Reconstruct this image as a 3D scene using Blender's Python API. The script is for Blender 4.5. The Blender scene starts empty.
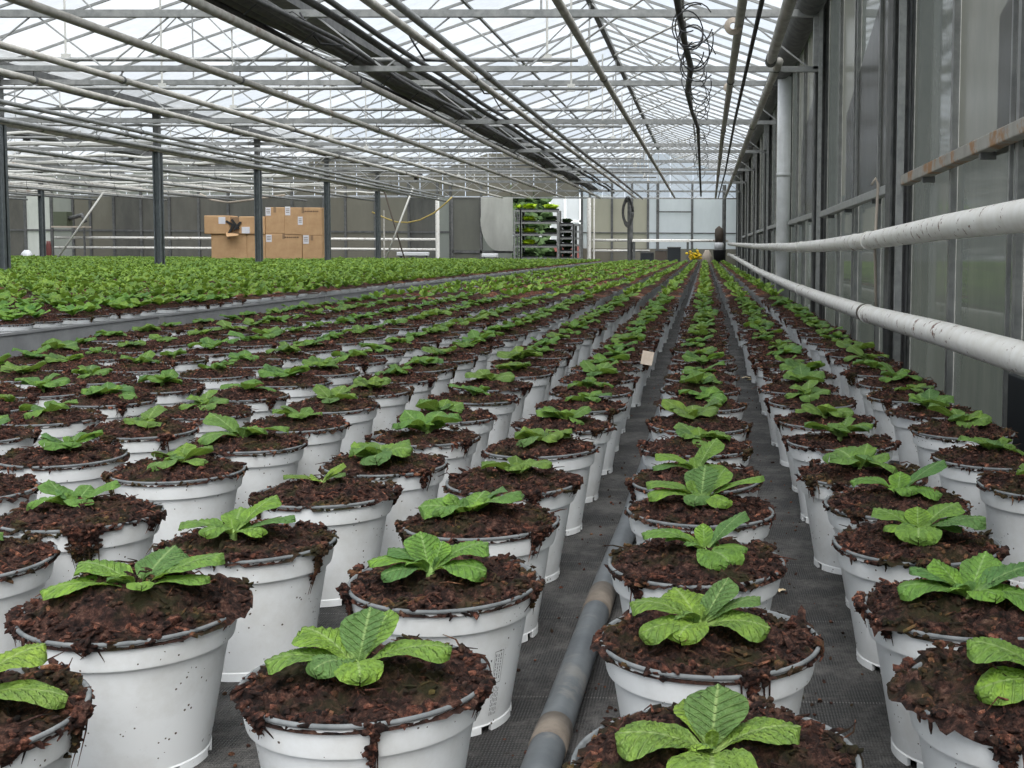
import bpy, math, random
import numpy as np
from mathutils import Vector, Matrix, noise

random.seed(7)
rng = np.random.default_rng(7)
sc = bpy.context.scene
COL = sc.collection
PI = math.pi
RIM = 0.125
CAMZ = RIM + 0.298
F = 1180.0

# ------------------------------------------------------------------ camera
cy = Vector(((705 - 669) / F, (330 - 250) / F, -1)).normalized()     # world +Y in camera space
hz = Vector((1, -0.0057, 0))
cz = hz.cross(cy); cz = (-cz if cz.y < 0 else cz).normalized()
cx = cy.cross(cz)
ROT = Matrix((cx, cy, cz))          # camera -> world (rows are the world axes in camera space)
cam_d = bpy.data.cameras.new('camera'); cam = bpy.data.objects.new('camera', cam_d); COL.objects.link(cam)
cam.matrix_world = Matrix.Translation((0, 0, CAMZ)) @ ROT.to_4x4()
cam_d.sensor_width = 36; cam_d.lens = F / 1024 * 36
cam_d.shift_x = (512 - 669) / 1024; cam_d.shift_y = (330 - 384) / 1024
cam_d.clip_start = 0.05; cam_d.clip_end = 300
sc.camera = cam

def ray(u, v):
    return ROT @ Vector(((u - 669) / F, (330 - v) / F, -1))
def on_z(u, v, z=RIM):
    d = ray(u, v); t = (z - CAMZ) / d.z
    return (d.x * t, d.y * t)
def at_y(u, v, Y):
    d = ray(u, v); t = Y / d.y
    return (d.x * t, Y, CAMZ + d.z * t)

# ------------------------------------------------------------------ node helpers
def mat(name, color=(.5, .5, .5), rough=.6, metal=0.0, spec=.5):
    m = bpy.data.materials.new(name); m.use_nodes = True
    b = m.node_tree.nodes['Principled BSDF']
    b.inputs['Base Color'].default_value = (*color, 1); b.inputs['Roughness'].default_value = rough
    b.inputs['Metallic'].default_value = metal; b.inputs['Specular IOR Level'].default_value = spec
    return m, m.node_tree, b
def N(nt, t, **kw):
    n = nt.nodes.new(t)
    for k, v in kw.items():
        if k in n.inputs: n.inputs[k].default_value = v
        else: setattr(n, k, v)
    return n
def ramp(nt, src, stops, interp='LINEAR'):
    r = nt.nodes.new('ShaderNodeValToRGB'); r.color_ramp.interpolation = interp
    e = r.color_ramp.elements
    while len(e) < len(stops): e.new(0.5)
    for i, (p, c) in enumerate(stops):
        e[i].position = p; e[i].color = (*c, 1) if len(c) == 3 else c
    nt.links.new(src, r.inputs[0]); return r.outputs[0]
def coord(nt, scale=(1, 1, 1), obj=True, loc=(0, 0, 0)):
    tc = nt.nodes.new('ShaderNodeTexCoord'); mp = nt.nodes.new('ShaderNodeMapping')
    mp.inputs['Scale'].default_value = scale; mp.inputs['Location'].default_value = loc
    nt.links.new(tc.outputs['Object' if obj is True else obj], mp.inputs[0]); return mp.outputs[0]
def tex(nt, vec, scale, detail=4, rough=.6):
    n = N(nt, 'ShaderNodeTexNoise', Scale=scale, Detail=detail, Roughness=rough); nt.links.new(vec, n.inputs['Vector']); return n.outputs[0]
def mixc(nt, fac, a, b, mode='MIX'):
    m = nt.nodes.new('ShaderNodeMix'); m.data_type = 'RGBA'; m.blend_type = mode
    for sock, v in ((m.inputs[0], fac), (m.inputs[6], a), (m.inputs[7], b)):
        if hasattr(v, 'node'): nt.links.new(v, sock)
        elif isinstance(v, (int, float)): sock.default_value = v
        else: sock.default_value = (*v, 1)
    return m.outputs[2]
def bump(nt, b, h, strength=.3, dist=.002):
    n = N(nt, 'ShaderNodeBump', Strength=strength, Distance=dist); nt.links.new(h, n.inputs['Height']); nt.links.new(n.outputs[0], b.inputs['Normal'])
def math_(nt, op, a, b=None, clamp=False):
    n = nt.nodes.new('ShaderNodeMath'); n.operation = op; n.use_clamp = clamp
    for i, v in enumerate((a, b)):
        if v is None: continue
        if hasattr(v, 'node'): nt.links.new(v, n.inputs[i])
        else: n.inputs[i].default_value = v
    return n.outputs[0]

def speckled(name, c1, c2, scale=20, rough=.6, metal=0, lo=.35, hi=.65, bs=.15, obj=True, c3=None, s3=3.0, t3=(.58, .64)):
    m, nt, b = mat(name, c1, rough, metal)
    v = coord(nt, obj=obj)
    c = ramp(nt, tex(nt, v, scale, 6, .65), [(lo, c1), (hi, c2)])
    if c3:
        f = ramp(nt, tex(nt, v, s3, 5, .7), [(t3[0], (0, 0, 0)), (t3[1], (1, 1, 1))])
        c = mixc(nt, f, c, c3)
    nt.links.new(c, b.inputs['Base Color'])
    if bs: bump(nt, b, tex(nt, v, scale * 3, 4), bs, .002)
    return m

M = {}
# pot plastic: off-white, dirt specks and faint scuffs
m, nt, b = mat('pot_plastic', (.66, .68, .69), .42)
oi = nt.nodes.new('ShaderNodeObjectInfo')
tc = nt.nodes.new('ShaderNodeTexCoord')
va = nt.nodes.new('ShaderNodeVectorMath'); va.operation = 'MULTIPLY_ADD'
nt.links.new(oi.outputs['Random'], va.inputs[0]); va.inputs[1].default_value = (7, 9, 5); nt.links.new(tc.outputs['Object'], va.inputs[2])
v = va.outputs[0]
vo = N(nt, 'ShaderNodeTexVoronoi', Scale=170.0); nt.links.new(v, vo.inputs['Vector'])
thr = math_(nt, 'MULTIPLY', tex(nt, v, 30, 3), .30)
sp = math_(nt, 'LESS_THAN', vo.outputs['Distance'], thr)
gate = math_(nt, 'GREATER_THAN', tex(nt, v, 55, 2), .56)
dirt = math_(nt, 'MULTIPLY', sp, gate)
base = mixc(nt, ramp(nt, tex(nt, v, 14, 6, .7), [(.45, (0, 0, 0)), (.8, (1, 1, 1))]), (.78, .80, .81), (.60, .60, .58))
nt.links.new(mixc(nt, dirt, base, (.07, .05, .035)), b.inputs['Base Color'])
M['pot'] = m
M['rim'] = speckled('rim_plastic', (.10, .11, .115), (.17, .18, .185), 60, .85)
M['rim'].node_tree.nodes['Principled BSDF'].inputs['Specular IOR Level'].default_value = .15
M['print'] = mat('pot_print', (.12, .12, .13), .6)[0]

# peat soil
m, nt, b = mat('peat', (.05, .03, .02), .95, spec=.25)
v = coord(nt)
oi = nt.nodes.new('ShaderNodeObjectInfo')
va = nt.nodes.new('ShaderNodeVectorMath'); va.operation = 'MULTIPLY_ADD'
nt.links.new(oi.outputs['Random'], va.inputs[0]); va.inputs[1].default_value = (3, 4, 5); nt.links.new(v, va.inputs[2]); v = va.outputs[0]
c = ramp(nt, tex(nt, v, 110, 7, .75), [(.38, (.007, .004, .004)), (.49, (.045, .022, .017)), (.58, (.13, .062, .046)), (.72, (.34, .22, .165))])
g = ramp(nt, tex(nt, v, 22, 3), [(.50, (0, 0, 0)), (.66, (.75, .75, .75))])
c = mixc(nt, g, c, (.045, .048, .016))
geo = nt.nodes.new('ShaderNodeNewGeometry')
ci = ramp(nt, geo.outputs['Random Per Island'], [(0, (.5, .48, .5)), (.55, (1.0, .95, .92)), (.88, (1.9, 1.45, 1.25)), (1, (3.2, 2.7, 2.2))])
c = mixc(nt, 1.0, c, ci, 'MULTIPLY')
nt.links.new(c, b.inputs['Base Color'])
bump(nt, b, tex(nt, v, 300, 8, .85), 1.0, .006)
M['soil'] = m

def leaf_mat(name, ca, cb, rib, transl=.3, uv=True):
    m, nt, b = mat(name, ca, .48, spec=.35)
    oi = nt.nodes.new('ShaderNodeObjectInfo'); geo = nt.nodes.new('ShaderNodeNewGeometry')
    v = coord(nt)
    c = mixc(nt, geo.outputs['Random Per Island'], ca, cb)
    c = mixc(nt, ramp(nt, tex(nt, v, 90, 4), [(.35, (0, 0, 0)), (.65, (.6, .6, .6))]), c, (ca[0] * .62, ca[1] * .68, ca[2] * .6))
    hs = N(nt, 'ShaderNodeHueSaturation'); hs.inputs['Saturation'].default_value = 1.0
    nt.links.new(math_(nt, 'MULTIPLY_ADD', oi.outputs['Random'], .035), hs.inputs['Hue']); hs.inputs['Hue'].default_value = .5
    mm = nt.nodes.new('ShaderNodeMapRange'); mm.inputs[3].default_value = .485; mm.inputs[4].default_value = .515
    nt.links.new(oi.outputs['Random'], mm.inputs[0]); nt.links.new(mm.outputs[0], hs.inputs['Hue'])
    if uv:
        uvn = nt.nodes.new('ShaderNodeUVMap'); uvn.uv_map = 'leaf'
        sx = nt.nodes.new('ShaderNodeSeparateXYZ'); nt.links.new(uvn.outputs[0], sx.inputs[0])
        a = math_(nt, 'ABSOLUTE', math_(nt, 'SUBTRACT', sx.outputs[0], .5))       # 0 midrib .. .5 edge
        rb = ramp(nt, a, [(.0, (.7, .7, .7)), (.015, (.55, .55, .55)), (.04, (0, 0, 0))])
        side = math_(nt, 'SINE', math_(nt, 'MULTIPLY', math_(nt, 'SUBTRACT', sx.outputs[1], math_(nt, 'MULTIPLY', a, .55)), 50.0))
        lat = ramp(nt, math_(nt, 'MULTIPLY_ADD', side, .5), [(.0, (0, 0, 0)), (.85, (0, 0, 0)), (1, (.22, .22, .22))])
        lat.node.inputs[0].links[0].from_node.inputs[2].default_value = .5
        c = mixc(nt, lat, c, rib)
        st = ramp(nt, sx.outputs[1], [(.06, (1, 1, 1)), (.22, (0, 0, 0))])
        c = mixc(nt, rb, c, rib); c = mixc(nt, st, c, (rib[0] * .95, rib[1], rib[2] * .8))
        hgt = math_(nt, 'SUBTRACT', tex(nt, v, 260, 3), math_(nt, 'MULTIPLY', lat, 1.3))
        bump(nt, b, hgt, 1.0, .004)
    nt.links.new(c, hs.inputs['Color']); col = hs.outputs[0]
    nt.links.new(col, b.inputs['Base Color'])
    tr = nt.nodes.new('ShaderNodeBsdfTranslucent'); nt.links.new(mixc(nt, .5, col, (.30, .45, .04)), tr.inputs[0])
    mx = nt.nodes.new('ShaderNodeMixShader'); mx.inputs[0].default_value = transl
    nt.links.new(b.outputs[0], mx.inputs[1]); nt.links.new(tr.outputs[0], mx.inputs[2])
    nt.links.new(mx.outputs[0], nt.nodes['Material Output'].inputs[0])
    return m
M['leaf'] = leaf_mat('primrose_leaf', (.10, .205, .068), (.235, .40, .045), (.32, .45, .17))
M['leaf_bed'] = leaf_mat('seedling_leaf', (.11, .24, .05), (.33, .53, .07), (.3, .42, .2), uv=False)

# ground cover fabric
m, nt, b = mat('woven_ground_fabric', (.03, .03, .03), .75, spec=.3)
v = coord(nt)
w1 = N(nt, 'ShaderNodeTexWave', Scale=110.0, Distortion=.6); w1.bands_direction = 'X'; nt.links.new(v, w1.inputs['Vector'])
w2 = N(nt, 'ShaderNodeTexWave', Scale=90.0, Distortion=.6); w2.bands_direction = 'Y'; nt.links.new(v, w2.inputs['Vector'])
wv = math_(nt, 'MULTIPLY', w1.outputs[1], w2.outputs[1])
c = ramp(nt, wv, [(0, (.020, .020, .020)), (.8, (.12, .12, .12))])
c = mixc(nt, ramp(nt, tex(nt, v, 14, 9, .8), [(.42, (0, 0, 0)), (.6, (.85, .85, .85))]), c, (.020, .018, .016))
c = mixc(nt, ramp(nt, tex(nt, v, 160, 4, .8), [(.66, (0, 0, 0)), (.72, (1, 1, 1))]), c, (.17, .16, .15))
c = mixc(nt, ramp(nt, tex(nt, v, 70, 4, .8), [(.63, (0, 0, 0)), (.68, (1, 1, 1))]), c, (.014, .010, .008))
st = N(nt, 'ShaderNodeTexWave', Scale=1.3, Distortion=.15); st.bands_direction = 'Y'; nt.links.new(v, st.inputs['Vector'])
dash = math_(nt, 'MULTIPLY', math_(nt, 'GREATER_THAN', st.outputs[1], .9996), math_(nt, 'GREATER_THAN', w1.outputs[1], .55))
c = mixc(nt, ramp(nt, tex(nt, v, 7, 10, .85), [(.47, (0, 0, 0)), (.58, (.8, .8, .8))]), c, (.135, .13, .125))
c = mixc(nt, dash, c, (.16, .155, .15))
nt.links.new(c, b.inputs['Base Color']); bump(nt, b, math_(nt, 'ADD', wv, math_(nt, 'MULTIPLY', tex(nt, v, 22, 7, .75), 5.0)), .8, .004)
M['floor'] = m

M['grey_pipe'] = speckled('grey_plastic_pipe', (.055, .063, .07), (.095, .105, .112), 25, .5, c3=(.13, .13, .125), s3=9)
M['pipe_ring'] = speckled('rusty_pipe_coupler', (.10, .082, .066), (.16, .135, .11), 50, .8)
M['white_paint'] = speckled('chipped_white_paint', (.93, .91, .87), (.80, .77, .71), 16, .5, c3=(.20, .10, .07), s3=20, t3=(.615, .63))
M['cream_paint'] = speckled('aged_cream_paint', (.60, .58, .53), (.38, .36, .32), 10, .6, c3=(.30, .19, .13), s3=2.5, t3=(.62, .72))
M['galv'] = speckled('galvanised_steel', (.22, .225, .22), (.34, .34, .33), 14, .5, .35)
M['galv_dark'] = speckled('weathered_steel', (.085, .088, .088), (.16, .16, .155), 12, .6, .2)
M['post'] = speckled('dark_grey_steel', (.085, .10, .105), (.14, .155, .16), 16, .5, .2)
M['alu'] = speckled('aluminium_bar', (.30, .305, .30), (.42, .42, .41), 22, .5, .2)
M['rail_rust'] = speckled('rust_streaked_rail', (.40, .385, .35), (.30, .28, .25), 12, .6, c3=(.33, .17, .07), s3=7, t3=(.52, .62))
M['black'] = mat('black_rubber', (.018, .018, .02), .6)[0]
M['hose'] = speckled('dusty_black_hose', (.03, .03, .03), (.08, .08, .075), 14, .6)
M['white_rod'] = mat('white_rod', (.62, .61, .57), .5)[0]
M['downpipe'] = speckled('white_plastic_downpipe', (.88, .89, .90), (.72, .73, .73), 5, .45)
M['kerb'] = speckled('zinc_kerb', (.20, .205, .21), (.29, .295, .30), 8, .5, .1)
M['card'] = speckled('corrugated_cardboard', (.50, .30, .155), (.58, .37, .20), 6, .8, bs=.05)
M['paper'] = mat('white_paper', (.75, .74, .78), .7)[0]
M['ink'] = mat('grey_ink', (.16, .10, .06), .8)[0]
M['tape'] = mat('brown_tape', (.30, .19, .11), .4)[0]
M['yellow'] = mat('yellow_petal', (.85, .60, .02), .5)[0]
M['lime'] = mat('lime_foliage', (.45, .62, .02), .5)[0]
M['red'] = mat('red_plastic', (.17, .05, .045), .5)[0]
M['brown'] = mat('brown_cloth', (.10, .08, .065), .9)[0]
M['beige'] = mat('beige_sack', (.50, .43, .36), .9)[0]
M['white'] = mat('white_plastic', (.75, .76, .78), .4)[0]
M['hose_y'] = mat('yellow_hose', (.45, .34, .10), .5)[0]
M['board'] = mat('black_board', (.02, .024, .028), .6)[0]
M['tag'] = speckled('wooden_tag', (.42, .34, .27), (.52, .44, .36), 80, .8)
M['dead'] = speckled('dry_leaf', (.50, .38, .22), (.62, .50, .33), 80, .8)
M['grass'] = speckled('outdoor_grass', (.05, .09, .03), (.08, .13, .04), 3, .9)
M['hedge'] = speckled('dark_hedge', (.02, .045, .012), (.05, .09, .025), 6, .9)
M['green_box'] = mat('faded_green_box', (.10, .115, .075), .7)[0]

# panes
def pane_mat(name, c1, c2, clear=0.0, transl=.5, rough=.25, scale=2.0, stain_reflect=(.2, .2, .17), gl=.5, tint=(1, 1, 1)):
    m, nt, b = mat(name, c1, rough, spec=gl)
    v = coord(nt); geo = nt.nodes.new('ShaderNodeNewGeometry')
    c = mixc(nt, geo.outputs['Random Per Island'], c1, c2)
    c = mixc(nt, ramp(nt, tex(nt, coord(nt, (1.5, 1.5, .5)), scale * 2, 6, .7), [(.4, (0, 0, 0)), (.75, (.6, .6, .6))]), c, stain_reflect)
    nt.links.new(c, b.inputs['Base Color'])
    tr = nt.nodes.new('ShaderNodeBsdfTranslucent'); nt.links.new(c, tr.inputs[0])
    mx = nt.nodes.new('ShaderNodeMixShader'); mx.inputs[0].default_value = transl
    nt.links.new(b.outputs[0], mx.inputs[1]); nt.links.new(tr.outputs[0], mx.inputs[2]); last = mx.outputs[0]
    if clear > 0:
        tp = nt.nodes.new('ShaderNodeBsdfTransparent')
        cc = mixc(nt, geo.outputs['Random Per Island'], tint, (tint[0] * .72, tint[1] * .74, tint[2] * .76))
        nt.links.new(cc, tp.inputs[0])
        m2 = nt.nodes.new('ShaderNodeMixShader'); m2.inputs[0].default_value = clear
        nt.links.new(last, m2.inputs[1]); nt.links.new(tp.outputs[0], m2.inputs[2]); last = m2.outputs[0]
    nt.links.new(last, nt.nodes['Material Output'].inputs[0]); return m
M['roof_pane'] = pane_mat('roof_glass', (.72, .74, .75), (.60, .63, .66), .62, .7, stain_reflect=(.42, .42, .40), tint=(.73, .75, .77))
M['wall_pane'] = pane_mat('dusty_wall_glass', (.065, .07, .07), (.11, .115, .11), .05, .40, .06, stain_reflect=(.15, .15, .14), gl=1.0, tint=(.4, .45, .42))
M['wall_pane_light'] = pane_mat('frosted_wall_glass', (.115, .115, .105), (.15, .15, .135), .02, .40, .18, stain_reflect=(.18, .175, .155), tint=(.6, .6, .6))
FP = {
 'dark': pane_mat('far_dark_glass', (.045, .042, .036), (.11, .10, .085), .06, .45, .12, .35, stain_reflect=(.23, .215, .18), tint=(.5, .5, .48)),  # paler noise blotches paint brownish reflections into the dark glass colour
 'brown': pane_mat('far_brown_glass', (.14, .125, .10), (.20, .18, .145), .03, .5, .3, .5, stain_reflect=(.26, .24, .20), tint=(.5, .5, .48)),
 'grey': pane_mat('far_grey_glass', (.24, .245, .225), (.30, .30, .27), .05, .6, .3, .6, stain_reflect=(.38, .38, .32), tint=(.6, .6, .6)),
 'pale': pane_mat('far_pale_sheet', (.66, .66, .62), (.72, .72, .68), .02, .5, .5, .6, stain_reflect=(.38, .38, .35), tint=(.7, .7, .7)),
 'cream': pane_mat('far_cream_panel', (.40, .37, .29), (.45, .42, .34), .02, .5, .5, .6, stain_reflect=(.33, .31, .26), tint=(.7, .7, .7)),
 'white': pane_mat('far_white_panel', (.62, .64, .67), (.70, .72, .74), .10, .6, .4, .5, stain_reflect=(.50, .52, .54), tint=(.8, .8, .85)),
}

# ------------------------------------------------------------------ mesh helpers
class MB:
    def __init__(s): s.v = []; s.f = []; s.m = []; s.uv = {}
    def add(s, vs, fs, mi=0):
        o = len(s.v); s.v += [tuple(p) for p in vs]
        s.f += [tuple(i + o for i in f) for f in fs]; s.m += [mi] * len(fs); return o
    def box(s, x0, x1, y0, y1, z0, z1, mi=0, mtx=None):
        vs = [Vector((x, y, z)) for x in (x0, x1) for y in (y0, y1) for z in (z0, z1)]
        if mtx is not None: vs = [mtx @ p for p in vs]
        s.add(vs, [(0, 1, 3, 2), (4, 6, 7, 5), (0, 4, 5, 1), (2, 3, 7, 6), (0, 2, 6, 4), (1, 5, 7, 3)], mi)
    def bar(s, p, q, w, h=None, mi=0):          # rectangular section between two points
        p, q = Vector(p), Vector(q); h = h or w; d = (q - p).normalized()
        a = d.cross(Vector((0, 0, 1)));  a = Vector((1, 0, 0)) if a.length < 1e-4 else a.normalized()
        u = a.cross(d).normalized(); a = a * w / 2; u = u * h / 2
        vs = [c + sa * a + su * u for c in (p, q) for sa, su in ((-1, -1), (1, -1), (1, 1), (-1, 1))]
        s.add(vs, [(0, 1, 5, 4), (1, 2, 6, 5), (2, 3, 7, 6), (3, 0, 4, 7), (3, 2, 1, 0), (4, 5, 6, 7)], mi)
    def tube(s, pts, r, n=10, mi=0, cap=True):
        pts = [Vector(p) for p in pts]; rs = r if isinstance(r, (list, tuple)) else [r] * len(pts)
        o = len(s.v); up = None
        for i, p in enumerate(pts):
            d = (pts[min(i + 1, len(pts) - 1)] - pts[max(i - 1, 0)]).normalized()
            if up is None:
                up = d.cross(Vector((0, 0, 1)));  up = Vector((1, 0, 0)) if up.length < 1e-3 else up.normalized()
            up = (up - d * up.dot(d)).normalized(); w = d.cross(up)
            for k in range(n):
                a = 2 * PI * k / n; s.v.append(tuple(p + (up * math.cos(a) + w * math.sin(a)) * rs[i]))
        for i in range(len(pts) - 1):
            for k in range(n):
                a, b2 = o + i * n + k, o + i * n + (k + 1) % n
                s.f.append((a, b2, b2 + n, a + n)); s.m.append(mi)
        if cap:
            s.f.append(tuple(o + k for k in range(n))[::-1]); s.m.append(mi)
            s.f.append(tuple(o + (len(pts) - 1) * n + k for k in range(n))); s.m.append(mi)
    def lathe(s, prof, n=32, mi=0, c=(0, 0, 0)):
        o = len(s.v)
        for r, z in prof:
            for k in range(n):
                a = 2 * PI * k / n; s.v.append((c[0] + r * math.cos(a), c[1] + r * math.sin(a), c[2] + z))
        for i in range(len(prof) - 1):
            for k in range(n):
                a, b2 = o + i * n + k, o + i * n + (k + 1) % n
                s.f.append((a, b2, b2 + n, a + n)); s.m.append(mi)
    def mesh(s, name, mats, smooth=False):
        me = bpy.data.meshes.new(name); me.from_pydata(s.v, [], s.f)
        for m_ in (mats if isinstance(mats, (list, tuple)) else [mats]): me.materials.append(m_)
        me.polygons.foreach_set('material_index', s.m)
        me.polygons.foreach_set('use_smooth', [smooth] * len(s.f)); me.update(); return me
    def build(s, name, mats, parent=None, smooth=False, loc=None, bevel=0):
        return obj(name, s.mesh(name, mats, smooth), parent, loc, bevel)
def obj(name, me, parent=None, loc=None, bevel=0):
    o = bpy.data.objects.new(name, me); COL.objects.link(o)
    if parent is not None: o.parent = parent
    if loc is not None: o.location = loc
    if bevel:
        bm_ = o.modifiers.new('bevel', 'BEVEL'); bm_.width = bevel; bm_.segments = 2; bm_.limit_method = 'ANGLE'
    return o
def tag(o, label=None, cat=None, group=None, kind=None):
    for k, v_ in (('label', label), ('category', cat), ('group', group), ('kind', kind)):
        if v_: o[k] = v_
    return o
def thing(name, label, cat, loc=(0, 0, 0), rz=0, group=None):
    o = bpy.data.objects.new(name, None); COL.objects.link(o); o.location = loc; o.rotation_euler.z = rz
    o.empty_display_size = .05
    return tag(o, label, cat, group)
def smooth_by_angle(me, deg=35):
    try:
        me.set_sharp_from_angle(angle=math.radians(deg))
    except Exception: pass

# ------------------------------------------------------------------ pot
def pot_mesh():
    mb = MB()
    prof = [(.0, .004), (.052, .004), (.0555, .0045), (.0575, .006), (.0600, .0075), (.0594, .009), (.0745, .0965), (.0756, .0992), (.0792, .1005), (.0799, .1025), (.0832, .1205), (.0846, .1220)]
    mb.lathe(prof, 56, 0)
    for k in range(8):                                     # foot tabs round the base
        a0 = 2 * PI * (k + .12) / 8; a1 = 2 * PI * (k + .88) / 8; n = 6
        for ro, ri, zt in ((.0600, .0560, .0078),):
            vs = []
            for i in range(n + 1):
                a = a0 + (a1 - a0) * i / n; c_, s_ = math.cos(a), math.sin(a)
                vs += [(ro * c_, ro * s_, 0), (ro * c_, ro * s_, zt), (ri * c_, ri * s_, zt), (ri * c_, ri * s_, 0)]
            fs = []
            for i in range(n):
                for j in range(4):
                    a_ = i * 4 + j; b_ = i * 4 + (j + 1) % 4; fs.append((a_, a_ + 4, b_ + 4, b_))
            fs += [(0, 1, 2, 3), (n * 4 + 3, n * 4 + 2, n * 4 + 1, n * 4)]
            mb.add(vs, fs, 0)
    me = mb.mesh('pot', M['pot'], True); smooth_by_angle(me, 30); return me
def rim_mesh():
    mb = MB()
    mb.lathe([(.0842, .1218), (.0852, .1222), (.0855, .1236), (.0850, .1248), (.0834, .1252), (.0822, .1244), (.0808, .115), (.0790, .102)], 56, 0)
    return mb.mesh('rim', M['rim'], True)
POT, RIMM = pot_mesh(), rim_mesh()

ICO_V = []
t_ = (1 + 5 ** .5) / 2
for a_, b_ in ((1, t_), (-1, t_), (1, -t_), (-1, -t_)):
    ICO_V += [(a_ if 0 else 0, a_, b_), (a_, b_, 0), (b_, 0, a_)]
ICO_V = [Vector(v_).normalized() for v_ in ICO_V]
ICO_F = []
for i in range(12):
    for j in range(i + 1, 12):
        for k in range(j + 1, 12):
            if max((ICO_V[i] - ICO_V[j]).length, (ICO_V[j] - ICO_V[k]).length, (ICO_V[i] - ICO_V[k]).length) < 1.1:
                n_ = (ICO_V[j] - ICO_V[i]).cross(ICO_V[k] - ICO_V[i])
                ICO_F.append((i, j, k) if n_.dot(ICO_V[i]) > 0 else (i, k, j))
def clod(mb, p, r, R, mi=0, stretch=1.0):
    e = Matrix.Rotation(R.uniform(0, 6.28), 3, 'Z') @ Matrix.Rotation(R.uniform(-.6, .6), 3, 'X') @ Matrix.Rotation(R.uniform(-.6, .6), 3, 'Y')
    sx, sy, sz = stretch, R.uniform(.6, 1), R.uniform(.45, .9)
    vs = []
    for q in ICO_V:
        w = R.uniform(.65, 1.3) * r
        vs.append(Vector(p) + e @ Vector((q.x * w * sx, q.y * w * sy, q.z * w * sz)))
    mb.add(vs, ICO_F, mi)
def soil_mesh(seed, mound=.012, over=1.0, hang=2, big=None):
    R = random.Random(seed); mb = MB(); na, nr = 110, 34
    off = Vector((seed * 3.1, seed * 1.7, 0))
    def h(x, y, rr):
        p = Vector((x, y, 0)) * 1.0 + off
        v_ = RIM - .006 + mound * (1 - (rr / .083) ** 2.4)
        v_ += .007 * noise.noise(p * 30) + .0055 * noise.noise(p * 75) + .006 * abs(noise.noise(p * 160)) + .004 * noise.noise(p * 330)
        return v_
    lipn = [max(0, noise.noise(Vector((math.cos(2 * PI * k / na) * 1.6, math.sin(2 * PI * k / na) * 1.6, seed * 2.3)))) for k in range(na)]
    vs = [(0, 0, h(0, 0, 0))]
    for i in range(1, nr + 1):
        for k in range(na):
            a = 2 * PI * k / na; rr = .0825 * i / nr
            if i == nr: rr += .003 + .013 * lipn[k] * over
            x, y = rr * math.cos(a), rr * math.sin(a); z = h(x, y, min(rr, .083))
            if i >= nr - 3: z += .012 * lipn[k] * over * (1 if i < nr else .2)
            if i == nr: z = min(z, RIM + .001) if lipn[k] * over > .15 else RIM - .006
            vs.append((x, y, z))
    fs = [(0, 1 + k, 1 + (k + 1) % na) for k in range(na)]
    for i in range(nr - 1):
        for k in range(na):
            a = 1 + i * na + k; b2 = 1 + i * na + (k + 1) % na; fs.append((a, a + na, b2 + na, b2))
    mb.add(vs, fs)
    for _ in range(900):
        a = R.uniform(0, 2 * PI); rim = R.random() < .55
        lp = lipn[int(a / (2 * PI) * na) % na] * over
        rr = (R.uniform(.070, .084) + .014 * lp * R.random()) if rim else .083 * math.sqrt(R.random()) * .93
        x, y = rr * math.cos(a), rr * math.sin(a)
        z = h(x, y, min(rr, .083)) + R.uniform(-.001, .0025) + (.010 * lp * R.random() if rim else 0)
        clod(mb, (x, y, max(z, RIM - .005)), R.uniform(.0008, .0032) * (1.3 if rim else 1), R, 0, R.choice((1, 1.2, 1.6, 2.6)))
    for _ in range(34):                                     # twiggy fibres
        a = R.uniform(0, 2 * PI); rr = R.uniform(.02, .085); x, y = rr * math.cos(a), rr * math.sin(a); z = h(x, y, min(rr, .08)) + .003
        b_ = R.uniform(0, 2 * PI); L = R.uniform(.008, .026)
        mb.tube([(x, y, z), (x + L * .5 * math.cos(b_), y + L * .5 * math.sin(b_), z + .003), (x + L * math.cos(b_ + .4), y + L * math.sin(b_ + .4), z + R.uniform(-.004, .006))], [.0009, .0007, .0003], 4)
    spots = [(R.uniform(0, 2 * PI), R.uniform(.012, .035), R.uniform(.8, 1.2)) for _ in range(hang)]
    if big: spots += big
    for a, L, wd in spots:                                  # torn clumps trailing over the rim
        n = int(50 * wd * (1 + L * 30))
        for i in range(n):
            f = R.random() ** 1.25; zz = RIM + .003 - L * f; rr = (.0860 if zz > RIM - .006 else .0850 - (RIM - zz) * .15 if zz > .0985 else .0765 - (.0965 - zz) * .17) + R.uniform(0, .0035 * (1 - f) + .001); aa = a + R.gauss(0, .07 * wd) * (1 - .75 * f)
            z = RIM + .003 - L * f
            clod(mb, (rr * math.cos(aa), rr * math.sin(aa), z), R.uniform(.0018, .0042) * (1.1 - .55 * f), R, 0, R.choice((1, 1.4)))
        for j in range(3):
            aa = a + R.gauss(0, .08 * wd)
            mb.tube([(.088 * math.cos(aa), .088 * math.sin(aa), RIM), (.0855 * math.cos(aa + .02), .0855 * math.sin(aa + .02), RIM - L * .5), ((.084 - L * .12) * math.cos(aa + R.uniform(-.1, .1)), (.084 - L * .12) * math.sin(aa), RIM - L * R.uniform(.9, 1.25))], [.0009, .0007, .0002], 4)
    for _ in range(9):
        a = R.uniform(0, 2 * PI); L = R.uniform(.004, .014)
        mb.tube([(.0862 * math.cos(a), .0862 * math.sin(a), RIM - .002), (.087 * math.cos(a + .02), .087 * math.sin(a + .02), RIM - L * .6), (.085 * math.cos(a), .085 * math.sin(a), RIM - L)], [.0016, .0013, .0005], 4)
    return mb.mesh('soil', M['soil'], False)

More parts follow.
